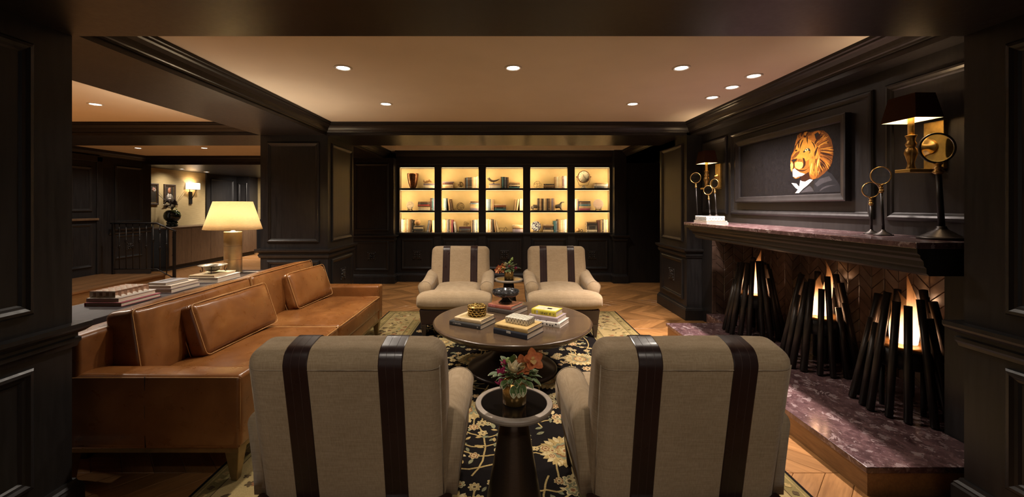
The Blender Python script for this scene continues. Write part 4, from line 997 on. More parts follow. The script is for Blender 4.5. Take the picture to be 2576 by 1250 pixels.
for k in range(12): MB().lathe([(.0065,0),(.0060,.0005),(0,.0006)], 10, xf=T(-.14+rs.random()*.28, rs.choice([-.094,.09,-.088]) if k < 8 else rs.uniform(-.09,.09), .038)).build('spot', ink, sp, world=False)
bx, by = off(dx_, dy_, -.004, .008); book(bx, by, ZT+.0388, .262, .185, .034, -31, 'lavender', 'pale lavender book under the yellow book', G1)
bx, by = off(dx_, dy_, -.012, .012); book(bx, by, ZT+.0733, .222, .145, .042, -30, 'yellow', 'bright yellow book on top of the right hand stack', G1, letters(.36,.66,9,.22,.62,ink,4) + [(.14,.155,.2,.8,ink),(.20,.27,.2,.85,foil),(.74,.755,.25,.6,ink),(.77,.785,.25,.7,ink),(.90,.925,.3,.5,ink)], [(.06,.94,.12,.88,simple('cover_panel_cream',(.62,.55,.38),.6)),(.52,.70,.40,.62,foil)])
ex_, ey_ = .045, 3.865
book(ex_, ey_, ZT, .290, .245, .040, -33, 'umber', 'dark umber book under the red patterned book', G1, letters(.16,.42,5,.30,.72,M['pewter'],6))
bx, by = off(ex_, ey_, -.024, .004); book(bx, by, ZT+.0405, .250, .215, .030, -32, 'crimson', 'red patterned book under the black marble bowl', G1, letters(.05,.3,9,.3,.7,simple('print_pink',(.55,.25,.28),.6),2), [(.03,.97,.03,.97,simple('cover_sunburst',(.44,.17,.085),.5,var=.4,scale=60))])
BOWL = (bx, by, ZT+.0718)
# woven gold box
wx, wy = off(ax, ay, .028, .02); wz = ZT+.0675
t = thing('woven_box', 'round gold woven metal box on the cream book', 'box', (wx, wy, wz))
MB().lathe([(.066,0),(.068,.002),(.068,.068),(.066,.070)], 32, (wx,wy,wz)).build('inner_drum', M['pedestal'], t)
for j in range(4):
    for k in range(14):
        a = 2*PI*(k + .5*(j % 2))/14; z = wz + .0115 + .0175*j; pts = []
        for i in range(12):
            b_ = 2*PI*i/12; aa = a + .225*math.cos(b_); pts.append((wx + (.0735+.003*math.sin(b_))*math.cos(aa), wy + (.0735+.003*math.sin(b_))*math.sin(aa), z + .0092*math.sin(b_)))
        MB().tube(pts, .0030, 5, closed=True).build('link', M['gilt'], t)
o = MB().lathe([(.079,0),(.081,.004),(.079,.009),(.0,.013)], 36, (wx,wy,wz+.0715)).build('lid', M['gilt'], t)
rs = random.Random(2); q = MB()
for k in range(60):
    r_ = .076*math.sqrt(rs.random()); a = rs.uniform(0,6.28); d_ = rs.uniform(0,3.1); l_ = rs.uniform(.010,.018); x, y = wx + r_*math.cos(a), wy + r_*math.sin(a)
    q.tube([(x-l_*math.cos(d_), y-l_*math.sin(d_), wz+.082), (x, y, wz+.0865), (x+l_*math.cos(d_), y+l_*math.sin(d_), wz+.082)], .0024, 5)
tag(q.build('woven_strands', M['gilt'], o), kind='stuff')
# lattice boxes
def lattice_box(x, y, z, L, Wd, H, ang, label, n1, n2, col=(.70,.64,.52)):
    t = thing('lattice_box', label, 'box', (x, y, z), math.radians(ang), 'white boxes with black lattice')
    MB().rbox((0,0,H/2), (L,Wd,H), .006, 3).build('body', simple('bone_inlay', col, .4, var=.1, scale=50), t, world=False)
    s_ = .0015
    for (P_, A_, n) in ((lambda a, b_: (a, -Wd/2-.0006, b_), L, n1), (lambda a, b_: (a, Wd/2+.0006, b_), L, n1), (lambda a, b_: (L/2+.0006, a, b_), Wd, n2), (lambda a, b_: (-L/2-.0006, a, b_), Wd, n2)):
        q = MB(); w = (A_-.008)/n
        for k in range(n):
            x0 = -A_/2 + .004 + w*k; q.tube([P_(x0, H*.5), P_(x0+w/2, H*.06), P_(x0+w, H*.5), P_(x0+w/2, H*.94)], s_, 4, closed=True)
        tag(q.build('lattice_lines', ink, t, world=False), kind='stuff')
    for k in range(n1):
        a = -L/2 + L*(k+.3)/n1; MB().tube([(a, -Wd/2+.008, H+.0004), (a+.012, 0, H+.0012), (a+.020, Wd/2-.008, H+.0004)], .0012, 4).build('lid_line', ink, t, world=False)
    return t
lattice_box(off(cx_, cy_, .006, .012, -34)[0], off(cx_, cy_, .006, .012, -34)[1], ZT+.0755, .195, .125, .048, -34, 'small white lattice box on the straw coloured book', 7, 5)
book(2.138, 4.26, ZM+.0004, .28, .215, .015, 90, 'white', 'white book lying lowest on the far mantel end', 'books on the mantel')
book(2.134, 4.26, ZM+.0160, .275, .205, .013, 90, 'pale', 'pale book between lattice box and lowest mantel book', 'books on the mantel')
lattice_box(2.128, 4.255, ZM+.0296, .25, .185, .046, 90, 'white lattice box on the far end of the mantel', 8, 6, (.72,.70,.66))
# black marble footed bowl
marble, mt_ = mat('black_marble', (.02,.02,.022), .16, coat=.4); nn_ = mt_.noise(mt_.coord((1,1,1)), 38, 6, .7, 1.5); mt_.link(mt_.ramp(nn_, [(.35,(.010,.010,.011)),(.55,(.035,.035,.037)),(.75,(.16,.155,.155))]), mt_.b.inputs['Base Color'])
x, y, z = BOWL; t = thing('footed_bowl', 'black marble footed bowl on the red patterned book', 'bowl', (x, y, z))
MB().lathe([(.057,0),(.060,.002),(.060,.014),(.056,.018),(.040,.030),(.030,.044),(.028,.056)], 40, (x,y,z)).build('foot', marble, t)
MB().lathe([(.024,.054),(.060,.058),(.100,.068),(.120,.082),(.129,.100),(.131,.116),(.1285,.1175),(.124,.114),(.118,.098),(.095,.080),(.05,.070),(0,.067)], 48, (x,y,z)).build('bowl_basin', marble, t)

# ---- books on the console
G2 = 'books on the console table'; ZC = .7803
book(-2.542, 2.780, ZC, .305, .235, .024, -90, 'pink', 'rose edged book lowest under the faceted box', G2)
book(-2.552, 2.778, ZC+.0245, .285, .205, .027, -90, 'white', 'white book directly under the faceted box', G2)
x, y, z = -2.562, 2.770, ZC+.0519; t = thing('faceted_box', 'white box carved with square facets on the console books', 'box', (x, y, z))
L_, W_, H_ = .250, .165, .042; fm = [simple('bone_facet', (.70,.63,.54), .6, var=.1), simple('terracotta_facet', (.44,.26,.17), .6, var=.15)]
MB().box(x-W_/2+.012, x+W_/2-.012, y-L_/2+.012, y+L_/2-.012, z, z+H_-.010).build('core', fm[0], t)
def facets(parent, P_, na, nb, A_, B_, name, dep=.0115):
    for i in range(na):
        for j in range(nb):
            a0, a1 = A_*i/na, A_*(i+1)/na; b0, b1 = B_*j/nb, B_*(j+1)/nb; g = .0012; s_ = (a1-a0)*.27; v_ = (b1-b0)*.27
            vv = [P_(a0,b0,0),P_(a1,b0,0),P_(a1,b1,0),P_(a0,b1,0),P_(a0+s_,b0+v_,dep),P_(a1-s_,b0+v_,dep),P_(a1-s_,b1-v_,dep),P_(a0+s_,b1-v_,dep)]
            q = MB(); q.add(vv, [(0,1,5,4)], 0); q.add(vv, [(1,2,6,5),(2,3,7,6)], 1); q.add(vv, [(3,0,4,7)], 0); q.add(vv, [(4,5,6,7)], 1); q.build(name, fm, parent)
facets(t, lambda a, b_, h: (x-W_/2+a, y-L_/2+b_, z+H_-h), 4, 6, W_, L_, 'top_facet')
facets(t, lambda a, b_, h: (x-W_/2+a, y-L_/2+h, z+b_), 4, 1, W_, H_, 'side_facet')
facets(t, lambda a, b_, h: (x+W_/2-h, y-L_/2+a, z+b_), 6, 1, L_, H_, 'side_facet')
facets(t, lambda a, b_, h: (x-W_/2+h, y-L_/2+a, z+b_), 6, 1, L_, H_, 'side_facet')
book(-2.530, 3.180, ZC, .290, .195, .030, -90, 'lavender', 'lavender book lowest in the middle console stack', G2)
book(-2.535, 3.178, ZC+.0305, .275, .190, .022, -90, 'pale', 'pale book second in the middle console stack', G2)
book(-2.555, 3.165, ZC+.0530, .215, .135, .018, -92, 'grey', 'small grey book on top of the middle console stack', G2, None, [(.05,.8,.2,.45,ink)])
book(-2.503, 3.600, ZC, .300, .250, .040, -90, 'white', 'thick white book lowest beside the table lamp', G2)
book(-2.520, 3.598, ZC+.0405, .280, .215, .018, -90, 'cream', 'thin cream book under the footed pewter bowl', G2)
x, y, z = -2.525, 3.60, ZC+.0589; t = thing('pewter_bowl', 'hammered pewter bowl on scrolled feet beside the lamp', 'bowl', (x, y, z))
MB().lathe([(0,.012),(.03,.013),(.058,.026),(.070,.048),(.074,.058),(.108,.066),(.110,.069),(.104,.071),(.072,.063),(.064,.048),(.05,.030),(0,.018)], 44, (x,y,z)).build('basin', M['pewter'], t)
for k in range(3):
    a = k*2*PI/3 - PI/2 + .5; ca, sa = math.cos(a), math.sin(a)
    pts = [(x + r_*ca, y + r_*sa, z + h_) for r_, h_ in ((.098,.062),(.097,.045),(.090,.028),(.092,.012),(.102,.0045),(.112,.010),(.112,.020),(.104,.022))]
    MB().tube(pts, .0032, 6).build('scroll_foot', M['iron'], t)

# ================================================================== FLOWERS
def petal(q, base, dr, up, L, Wd, curl, mi=0, n=6):
    base = Vector(base); dr = Vector(dr).normalized(); up = Vector(up); sd = dr.cross(up).normalized(); up = sd.cross(dr).normalized(); rows = []
    for i in range(n+1):
        f = i/n; w = Wd*math.sin(PI*(f*.86+.10))**.8; c = base + dr*L*f + up*(curl*L*f*f)
        rows.append([c + sd*(w*s_) + up*(-.25*w*(1-s_*s_) + .12*w) for s_ in (-1,-.5,0,.5,1)])
    vv = [tuple(p) for r_ in rows for p in r_]; m_ = len(q.v)
    q.add(vv, [(i*5+k, i*5+k+1, (i+1)*5+k+1, (i+1)*5+k) for i in range(n) for k in range(4)], mi, True)
def petal_mat(name, c1, c2):
    m, t_ = mat(name, c1, .55); c = t_.coord((1,1,1)); n = t_.noise(c, 60, 3); t_.link(t_.ramp(n, [(.3,c1),(.7,c2)]), t_.b.inputs['Base Color'])
    t_.b.inputs['Subsurface Weight'].default_value = .0; return m
FM = dict(orchid=petal_mat('orchid_petal', (.52,.13,.05), (.72,.27,.10)), lip=petal_mat('orchid_lip', (.70,.42,.12), (.75,.55,.25)), magenta=petal_mat('magenta_petal', (.34,.02,.09), (.52,.06,.16)), cream=petal_mat('cream_petal', (.72,.60,.36), (.80,.72,.52)),
          green=petal_mat('leaf_green', (.06,.12,.03), (.12,.19,.055)), edge=petal_mat('leaf_cream_edge', (.50,.48,.28), (.60,.56,.36)), bud=petal_mat('green_bud', (.20,.28,.06), (.32,.40,.12)), coral=petal_mat('coral_petal', (.50,.14,.055), (.62,.24,.10)), dark=petal_mat('dark_foliage', (.018,.014,.016), (.045,.03,.035)), white=petal_mat('white_petal', (.62,.58,.48), (.75,.72,.62)))
for v in FM.values(): v.use_backface_culling = False
def orchid(parent, c, face, s_, col):
    c = Vector(c); f = Vector(face).normalized(); a = f.orthogonal().normalized(); b_ = f.cross(a); q = MB()
    for k in range(5):
        an = 2*PI*k/5 + .3; d_ = a*math.cos(an) + b_*math.sin(an); petal(q, c, d_ + f*.30, f, s_*(1.0 if k % 2 else .9), s_*.36, .30, 0)
    petal(q, c + f*.004, f*.9 + Vector((0,0,-.35)), Vector((0,0,1)), s_*.55, s_*.26, -.3, 1); petal(q, c, f + Vector((0,0,.35)), Vector((0,0,1)), s_*.35, s_*.16, .4, 1)
    o = q.build('orchid_bloom', [FM[col], FM['lip']], parent); return o
def ruffle(parent, c, s_, col, n=26, seed=1, name='bloom'):
    rs_ = random.Random(seed); q = MB(); c = Vector(c)
    for k in range(n):
        a = rs_.uniform(0,6.28); e = rs_.uniform(-.1,1.4); d_ = Vector((math.cos(a)*math.cos(e), math.sin(a)*math.cos(e), math.sin(e))); petal(q, c, d_, Vector((0,0,1)) if abs(d_.z) < .9 else Vector((1,0,0)), s_*rs_.uniform(.7,1), s_*.33, .35, 0, 4)
    return q.build(name, FM[col], parent)
def vleaf(parent, base, dr, L, varieg=True):
    q = MB(); petal(q, base, dr, Vector((0,0,1)), L, L*.33, -.35, 0, 5)
    if varieg:
        q2 = MB(); petal(q2, Vector(base) - Vector((0,0,.0012)), dr, Vector((0,0,1)), L*1.06, L*.385, -.35, 0, 5); k = len(q.v); q.add(q2.v, q2.f, 1, True)
    return q.build('leaf', [FM['green'], FM['edge']], parent)
def arrangement(x, y, z, s_, label, seed, layout):
    t = thing('flower_arrangement', label, 'flowers', (x, y, z), 0, 'brass pots of flowers on side tables'); rs_ = random.Random(seed)
    MB().lathe([(.050*s_,0),(.053*s_,.002),(.0545*s_,.10*s_),(.0525*s_,.1005*s_),(.0505*s_,.09*s_),(0,.088*s_)], 36, (x,y,z)).build('brass_pot', M['brass'], t)
    zt = z + .10*s_
    for k in range(80):
        a = rs_.uniform(0,6.28); e = rs_.uniform(-.35,1.1); d_ = Vector((math.cos(a)*math.cos(e), math.sin(a)*math.cos(e), math.sin(e))); r_ = rs_.uniform(.02,.072)*s_
        vleaf(t, (x + r_*d_.x*1.2, y + r_*d_.y, zt + .012*s_ + max(0, r_*d_.z*1.1)), d_, rs_.uniform(.028,.042)*s_)
    layout(t, x, y, zt, s_); return t
def near_flowers(t, x, y, z, s_):
    orchid(t, (x+.040,y-.012,z+.070), (-.35,-1,.35), .054, 'orchid'); orchid(t, (x+.082,y-.002,z+.090), (.10,-1,.45), .058, 'orchid'); orchid(t, (x+.012,y+.005,z+.066), (-.75,-.8,.5), .034, 'orchid')
    ruffle(t, (x+.000,y-.046,z+.055), .050, 'cream', 34, 2, 'cream_bloom'); ruffle(t, (x-.055,y-.025,z+.026), .042, 'magenta', 16, 3, 'magenta_bloom'); ruffle(t, (x-.060,y-.035,z-.006), .030, 'magenta', 14, 4, 'magenta_bloom'); ruffle(t, (x-.043,y,z+.068), .028, 'magenta', 10, 5, 'magenta_bloom')
    for bx_, by_, bz_, r_ in ((-.028,-.004,.088,.0125),(-.022,-.012,.062,.0095),(-.008,-.008,.060,.0095)):
        MB().ball((x+bx_,y+by_,z+bz_), (r_,r_,r_*1.15), 12, 8).build('bud', FM['bud'], t); MB().tube([(x+bx_*.4,y,z-.01),(x+bx_,y+by_,z+bz_)], .003, 6).build('stem', FM['green'], t)
    vleaf(t, (x-.014,y,z+.065), (.05,-.1,1), .06, False); vleaf(t, (x-.07,y-.01,z+.035), (-1,-.3,.25), .045)
    for k, (dx, dz) in enumerate(((-.004,-.004),(.018,-.002),(.034,.002),(.010,.004))): vleaf(t, (x+dx,y-.055,z+dz), (.15*(k-1),-.45,-1), .046)
def far_flowers(t, x, y, z, s_):
    for dx, dz, f in ((-.115,.030,(-.5,-1,.2)),(-.085,.012,(-.2,-1,-.1)),(-.135,.004,(-.6,-1,0)),(-.075,.045,(.1,-1,.4))): orchid(t, (x+dx,y-.02,z+dz), f, .046, 'coral')
    ruffle(t, (x-.045,y-.02,z+.062), .040, 'cream', 34, 6, 'cream_bloom'); ruffle(t, (x+.004,y-.03,z+.045), .028, 'magenta', 16, 7, 'magenta_bloom'); ruffle(t, (x+.072,y-.03,z+.020), .036, 'magenta', 18, 8, 'magenta_bloom'); ruffle(t, (x+.045,y-.02,z+.050), .030, 'white', 14, 9, 'white_bloom')
    MB().tube([(x,y,z),(x+.008,y,z+.06),(x+.022,y,z+.10),(x+.038,y,z+.135)], .003, 6).build('stem', FM['green'], t)
    for dx, dz, r_ in ((.004,.092,.015),(.018,.115,.011),(.036,.135,.016),(.042,.15,.010)): MB().ball((x+dx,y,z+dz), (r_,r_,r_*1.2), 10, 7).build('bud', FM['bud'], t)
    vleaf(t, (x+.09,y,z+.03), (1,-.1,.25), .05)
arrangement(.052, 1.86, .5381, 1.0, 'low brass pot of orchids and magenta blooms on the near side table', 4, near_flowers)
arrangement(.074, 5.0, .5381, 1.02, 'low brass pot of coral orchids on the far side table', 8, far_flowers)

# ================================================================== BOOKCASE
YF, YB = 7.77, 8.07
BAYS = [(-1.942,-1.285),(-1.158,-.456),(-.321,.381),(.515,1.218),(1.352,2.010)]
SH = [.919, 1.334, 1.756]; TOPZ = 2.145
bk = thing('bookcase', 'built-in dark bookcase with backlit shelves across the back wall', 'bookcase', (.03, YF, 0))
def backm():
    m, t_ = mat('amber_back_panel', (.62,.42,.14), .7); v = t_.coord((1,1,1)); n = t_.noise(v, 4, 3); t_.link(t_.ramp(n, [(.3,(.62,.44,.19)),(.7,(.72,.53,.25))]), t_.b.inputs['Base Color']); return m
M['amber'] = backm()
M['sidepale'] = simple('pale_bay_side', (.62,.50,.32), .7, var=.06)
MB().box(-1.995, 2.05, YF+.025, 8.085, 0, .90).build('base_body', M['panel'], bk)
MB().box(-2.00, 2.05, YF-.03, 8.085, .885, .919).build('counter', M['panel'], bk, bevel=.006)
MB().box(-2.00, 2.05, YF, 8.085, TOPZ, 2.452).build('head', M['panel'], bk)
MB().sweep([(2.05,YF),(-2.0,YF)], [(0,2.20),(.010,2.20),(.016,2.212),(.010,2.224),(0,2.224)]).build('head_bead', M['panel'], bk)
MB().sweep([(2.05,YF),(-2.0,YF)], CROWN).build('crown_moulding', M['beam'], bk)
MB().sweep([(2.05,YF),(-2.0,YF)], BASE).build('baseboard_moulding', M['panel'], bk)
MB().box(-2.0, 2.05, 8.06, 8.085, .919, TOPZ).build('back_panel', M['amber'], bk)
edges = [-2.0] + [k for b_ in BAYS for k in b_] + [2.05]
for k in range(6):
    x0, x1 = edges[2*k], edges[2*k+1]
    MB().box(x0, x1, YF, YF+.03, .919, TOPZ).build('stile', M['panel'], bk, bevel=.002)
    MB().box(x0 + (.034 if k else 0), x1 - (.034 if k < 5 else 0), YF+.03, 8.06, .919, TOPZ).build('bay_side', M['sidepale'], bk)
    MB().box(x0+.004, x1-.004, YF+.0, YF+.025, .165, .885).build('base_stile', M['panel'], bk) if 0 < k < 5 else None
P = planeY(YF+.02, -1)
for i, (x0, x1) in enumerate(BAYS):
    panel(bk, P, x0+.03, x1-.03, .23, .80)
    rosette(bk, planeY(YF+.014, -1), (x0+x1)/2, .50)
    for z in SH[1:]: MB().box(x0-.033, x1+.033, YF+.035, 8.058, z-.036, z).build('shelf', M['panel'], bk, bevel=.002)
    for sx, xe in ((1, x0), (-1, x1)):
        xx = xe - sx*.030
        MB().box(min(xx,xx+sx*.004), max(xx,xx+sx*.004), YF+.0305, YF+.034, .93, TOPZ-.01).build('led_strip', M['led'] if 'led' in M else M.setdefault('led', glow('led_strip', (1,.78,.45), 1.1)), bk)
        l = bpy.data.lights.new('led_light', 'AREA'); l.shape = 'RECTANGLE'; l.size = .012; l.size_y = 1.19; l.energy = 3.4; l.color = (1.0,.75,.43)
        o = bpy.data.objects.new('led_light', l); COL.objects.link(o); o.parent = bk; o.location = Vector((xe - sx*.024, YF+.0325, 1.533)) - abs_loc(bk)
        d_ = Vector((sx*.75, 1, 0)).normalized(); z_ = -d_; y_ = Vector((0,0,1)); x_ = y_.cross(z_); o.rotation_euler = Matrix((x_, y_, z_)).transposed().to_euler()

for (x0, x1) in BAYS:                                    # strips under the front edge of every shelf
    for zt_ in (SH[1]-.036, SH[2]-.036, TOPZ):
        MB().box(x0+.01, x1-.01, YF+.036, YF+.044, zt_-.006, zt_-.001).build('led_strip', M['led'], bk)
        l = bpy.data.lights.new('led_light', 'AREA'); l.shape = 'RECTANGLE'; l.size = x1-x0-.04; l.size_y = .012; l.energy = 0.9; l.color = (1.0,.75,.43)
        o = bpy.data.objects.new('led_light', l); COL.objects.link(o); o.parent = bk; o.location = Vector(((x0+x1)/2, YF+.040, zt_-.008)) - abs_loc(bk)
        o.rotation_euler = Vector((0,.75,-1)).to_track_quat('-Z','Y').to_euler()

# ---- everything standing on its shelves; positions in millimetre-like units of 1.177 mm measured along the shelf
K = .001177; YS = 7.885
ordn = ['first','second','third','fourth','fifth','sixth','seventh','eighth','ninth','tenth','eleventh','twelfth','thirteenth']
SN = {2:'top shelf', 1:'middle shelf', 0:'bottom shelf'}; BN = ['leftmost bay','second bay','middle bay','fourth bay','rightmost bay']
def shelf_books_mesh(w, dpt, h, lying):
    """w thickness, dpt depth, h height of an upright book with its spine to the front (local -y)"""
    q = MB(); b_ = min(.0022, w*.14); p = [(-w/2, dpt/2), (-w/2, -dpt/2+.004), (-w*.32, -dpt/2+.0008), (0, -dpt/2), (w*.32, -dpt/2+.0008), (w/2, -dpt/2+.004), (w/2, dpt/2), (w/2-b_, dpt/2), (w/2-b_, -dpt/2+.007), (-w/2+b_, -dpt/2+.007), (-w/2+b_, dpt/2)]
    q.prism(p, 'z', 0, h, 0); q.box(-w/2+b_*.9, w/2-b_*.9, -dpt/2+.0065, dpt/2-.003, .003, h-.004, 1)
    for f in (.10, .16, .80, .90):
        q.prism([(-w*.46, -dpt/2+.0030), (-w*.31, -dpt/2-.0001), (0, -dpt/2-.0009), (w*.31, -dpt/2-.0001), (w*.46, -dpt/2+.0030), (w*.4,-dpt/2+.005), (-w*.4,-dpt/2+.005)], 'z', h*f, h*f+.003, 2)
    return q
rb = random.Random(77); bands = [M['brass'], ink, simple('spine_band_pale', (.60,.50,.36), .6)]
NB = [0]
def one_book(x, z, w, h, col, lab, grp, tilt=0, lying=False, dpt=None, dy=0):
    dpt = dpt or rb.uniform(.14,.168); q = shelf_books_mesh(w, dpt, h, lying)
    if lying: xf = T(0,0,w/2) @ Matrix.Rotation(PI/2, 4, 'Y') @ T(0,0,-h/2)
    else: xf = Matrix.Rotation(math.radians(tilt), 4, 'Y')
    q.v = [tuple(xf @ Vector(p)) for p in q.v]
    if tilt: m_ = min(p[2] for p in q.v); q.v = [(a, b_, c - m_) for a, b_, c in q.v]
    o = q.build('book', [BM[col], M['pageshelf'], rb.choice(bands)]); o.location = (x, YS + dpt/2 + dy, z + .0004); NB[0] += 1
    return tag(o, lab, 'book', grp)
CN = dict(cream='cream', white='white', charcoal='charcoal', navy='navy', straw='straw', lavender='lavender', umber='umber', pink='rose', grey='grey', tan='tan', brown='brown', rust='rust', maroon='maroon', purple='dusty purple', teal='teal', blue='grey blue', pale='pale', black='black', gold='ochre', slate='slate', peach='peach', ivory='ivory', red='red')
def upright(bay, sh, x0, x1, cols, h0, h1=None, tilt=None, run=''):
    """a run of upright books from x0 to x1 (units); tilt per book optional"""
    n = len(cols); ws = [rb.uniform(.8,1.25) for _ in cols]; tot = sum(ws); a = x0
    for k, c in enumerate(cols):
        w = (x1-x0)*ws[k]/tot; h = (h0 + ((h1 or h0)-h0)*k/max(1,n-1))*rb.uniform(.965,1.0)*K; tl = tilt if tilt else 0
        lab = f"{CN[c]} upright book, {ordn[k]} in {run or 'its row'}, {SN[sh]}, {BN[bay]} of bookcase"
        ww = w*K*.97*(math.cos(math.radians(tl)) if tl else 1)
        one_book(bx(bay, a + w/2), SH[sh], ww, h, c, lab, f"upright books in the {BN[bay]}", tl); a += w
def stack(bay, sh, x0, x1, items, run=''):
    z = SH[sh]; n = len(items)
    for k, (c, th) in enumerate(items):
        L = (x1-x0)*K*rb.uniform(.93,1.0); pos = 'lowest' if k == 0 else 'topmost' if k == n-1 else ordn[k] + ' from bottom'
        lab = f"{CN[c]} flat book, {pos} of the {run or ''} stack, {SN[sh]}, {BN[bay]}".replace('  ', ' ')
        one_book(bx(bay, (x0+x1)/2 + rb.uniform(-4,4)), z, th*K, L, c, lab, f"flat books in the {BN[bay]}", 0, True); z += th*K + .0006
    return z
ORG = [28, 5-0, 718, 22, 738]
def bx(bay, u): return BAYS[bay][0] + (u - ORG[bay])*K*(BAYS[bay][1]-BAYS[bay][0])/((( 600-28),(607-5),(1325-718),(628-22),(1305-738))[bay]*K)
# leftmost bay
b11 = stack(0,2, 395,582, [('ivory',50),('purple',24),('tan',14)])
b12 = stack(0,1, 305,508, [('ivory',30),('cream',24),('brown',17),('red',22),('umber',27),('brown',20)])
upright(0,1, 514,598, ['maroon','charcoal','teal','blue','pink'], 200)
upright(0,0, 32,205, ['grey','cream','tan','ivory','tan','brown'], 212, run='the left row'); upright(0,0, 207,228, ['black'], 195, run='the gap before the stack')
b13 = stack(0,0, 232,395, [('umber',26),('charcoal',24),('cream',30),('umber',22)])
upright(0,0, 450,504, ['slate','brown'], 190, tilt=9, run='the leaning pair'); upright(0,0, 540,598, ['peach','cream','tan'], 196, run='the right row')
# second bay
stack(1,2, 10,190, [('tan',35),('cream',23),('maroon',34),('purple',14)], 'left'); b22 = stack(1,2, 252,352, [('ivory',20)], 'small')
upright(1,2, 362,604, ['tan','umber','blue','brown','umber','charcoal','tan','cream','peach','grey','tan'], 172, 196)
upright(1,1, 9,78, ['tan','ivory','blue'], 202, run='the left row'); upright(1,1, 118,146, ['tan'], 186, tilt=-7, run='the leaning group'); upright(1,1, 158,182, ['brown'], 184, tilt=-9, run='the leaning pair')
stack(1,1, 462,604, [('purple',36),('peach',34),('tan',30),('blue',20),('brown',24)])
upright(1,0, 9,180, ['tan','cream','tan','grey','umber','tan','pink'], 212, 205, run='the left row'); upright(1,0, 213,236, ['white'], 176, tilt=-8, run='the leaning spot')
b23 = stack(1,0, 278,470, [('umber',34),('slate',22),('maroon',30)]); upright(1,0, 476,604, ['tan','umber','grey','ivory','blue','tan'], 194, 212, run='the right row')
# middle bay
b31 = stack(2,2, 766,952, [('pale',38),('cream',18),('purple',20)], 'left'); upright(2,2, 960,1092, ['brown','teal','navy','slate','navy','brown'], 192, 186); stack(2,2, 1098,1278, [('teal',18),('black',20),('cream',18),('brown',18),('tan',24)], 'right')
upright(2,1, 722,846, ['ivory','blue','slate','tan','peach'], 186, run='the left row'); stack(2,1, 852,1048, [('teal',28),('black',26),('rust',27),('cream',18)])
upright(2,1, 1170,1200, ['tan'], 184, tilt=8, run='the leaning group'); upright(2,1, 1209,1239, ['cream'], 186, tilt=9, run='the leaning pair'); upright(2,1, 1274,1322, ['ivory','cream'], 192, run='the right row')
upright(2,0, 721,842, ['grey','tan','ivory','brown','umber'], 212, run='the left row'); upright(2,0, 867,890, ['tan'], 194, tilt=-6, run='the leaning group'); upright(2,0, 908,928, ['cream'], 182, tilt=-10, run='the leaning pair')
stack(2,0, 1152,1322, [('purple',50),('brown',20),('tan',24),('cream',22)])
# fourth bay
stack(3,2, 252,424, [('brown',28),('tan',20),('umber',24)]); upright(3,2, 430,626, ['tan','ivory','cream','peach','tan','maroon','grey','cream'], 188, 202)
upright(3,1, 152,434, ['umber','tan','brown','black','cream','tan','umber','brown','tan','purple','peach'], 198)
stack(3,0, 242,412, [('cream',40),('umber',34),('brown',23),('tan',25)]); upright(3,0, 416,470, ['teal','blue'], 184, run='the blue pair'); upright(3,0, 472,626, ['brown','tan','cream','peach','grey','ivory'], 208, run='the right row')
# rightmost bay
stack(4,2, 1080,1298, [('slate',34),('pale',30),('tan',26)])
upright(4,1, 742,816, ['grey','ivory','tan','purple'], 188); stack(4,1, 822,1016, [('pink',32),('peach',36),('teal',18),('blue',18),('brown',24),('umber',20)])
stack(4,0, 952,1128, [('ivory',40),('umber',22),('charcoal',30),('umber',26),('black',24),('brown',20)]); upright(4,0, 1134,1303, ['maroon','brown','tan','umber','cream','grey','tan'], 198, 212)

# ---- ornaments on the shelves
YO = 7.92
x = bx(0,218); z = SH[2]; t = thing('copper_urn', 'tall hammered copper urn on the top shelf of the leftmost bay', 'urn', (x, YO, z))
MB().lathe([(.046,0),(.052,.004),(.062,.03),(.084,.10),(.100,.18),(.107,.25),(.108,.286),(.104,.287),(.100,.25),(.08,.12),(0,.09)], 40, (x,YO,z+.0004)).build('urn_body', M['copper'], t)
def wire_ball(x, y, z, r, label, mtl, n, seed, name='wire_sphere', rad=.003, sub=None):
    t = thing(name, label, 'ornament', (x, y, z)); rs_ = random.Random(seed)
    for k in range(n):
        ax_ = Vector((rs_.uniform(-1,1), rs_.uniform(-1,1), rs_.uniform(-1,1))).normalized(); a = ax_.orthogonal().normalized(); b_ = ax_.cross(a); d_ = rs_.uniform(-.45,.45) if n > 6 else rs_.uniform(-.2,.2); rr_ = r*math.sqrt(1-d_*d_)
        MB().tube([Vector((x,y,z+r)) + ax_*(d_*r) + (a*math.cos(2*PI*i/28) + b_*math.sin(2*PI*i/28))*rr_ for i in range(28)], rad, 6, closed=True).build('wire_ring', mtl, t)
    return t
wire_ball(bx(1,306), YO-.01, b22+.003, .050, 'small gold ring ball on a cream book in the second bay', M['bronzeleg'], 12, 3, 'ring_ball', .0045)
wire_ball(bx(1,302), YO, SH[1]+.0030, .074, 'large gold wire ball on the middle shelf of the second bay', M['bronzeleg'], 11, 5, 'wire_ball', .0030)
x, y, z = bx(0,300), YO-.02, b13; t = thing('wooden_ball', 'turned wooden ball on dark books in the leftmost bay', 'ornament', (x,y,z))
MB().lathe([(.020,0),(.022,.003),(.016,.010),(0,.012)], 18, (x,y,z)).build('ring_foot', M['bronzeleg'], t); MB().ball((x,y,z+.0635), (.060,.060,.058), 24, 14).build('ball', wood('olive_wood', (.34,.17,.06), (.56,.33,.13), .4, 2, False, 2), t)
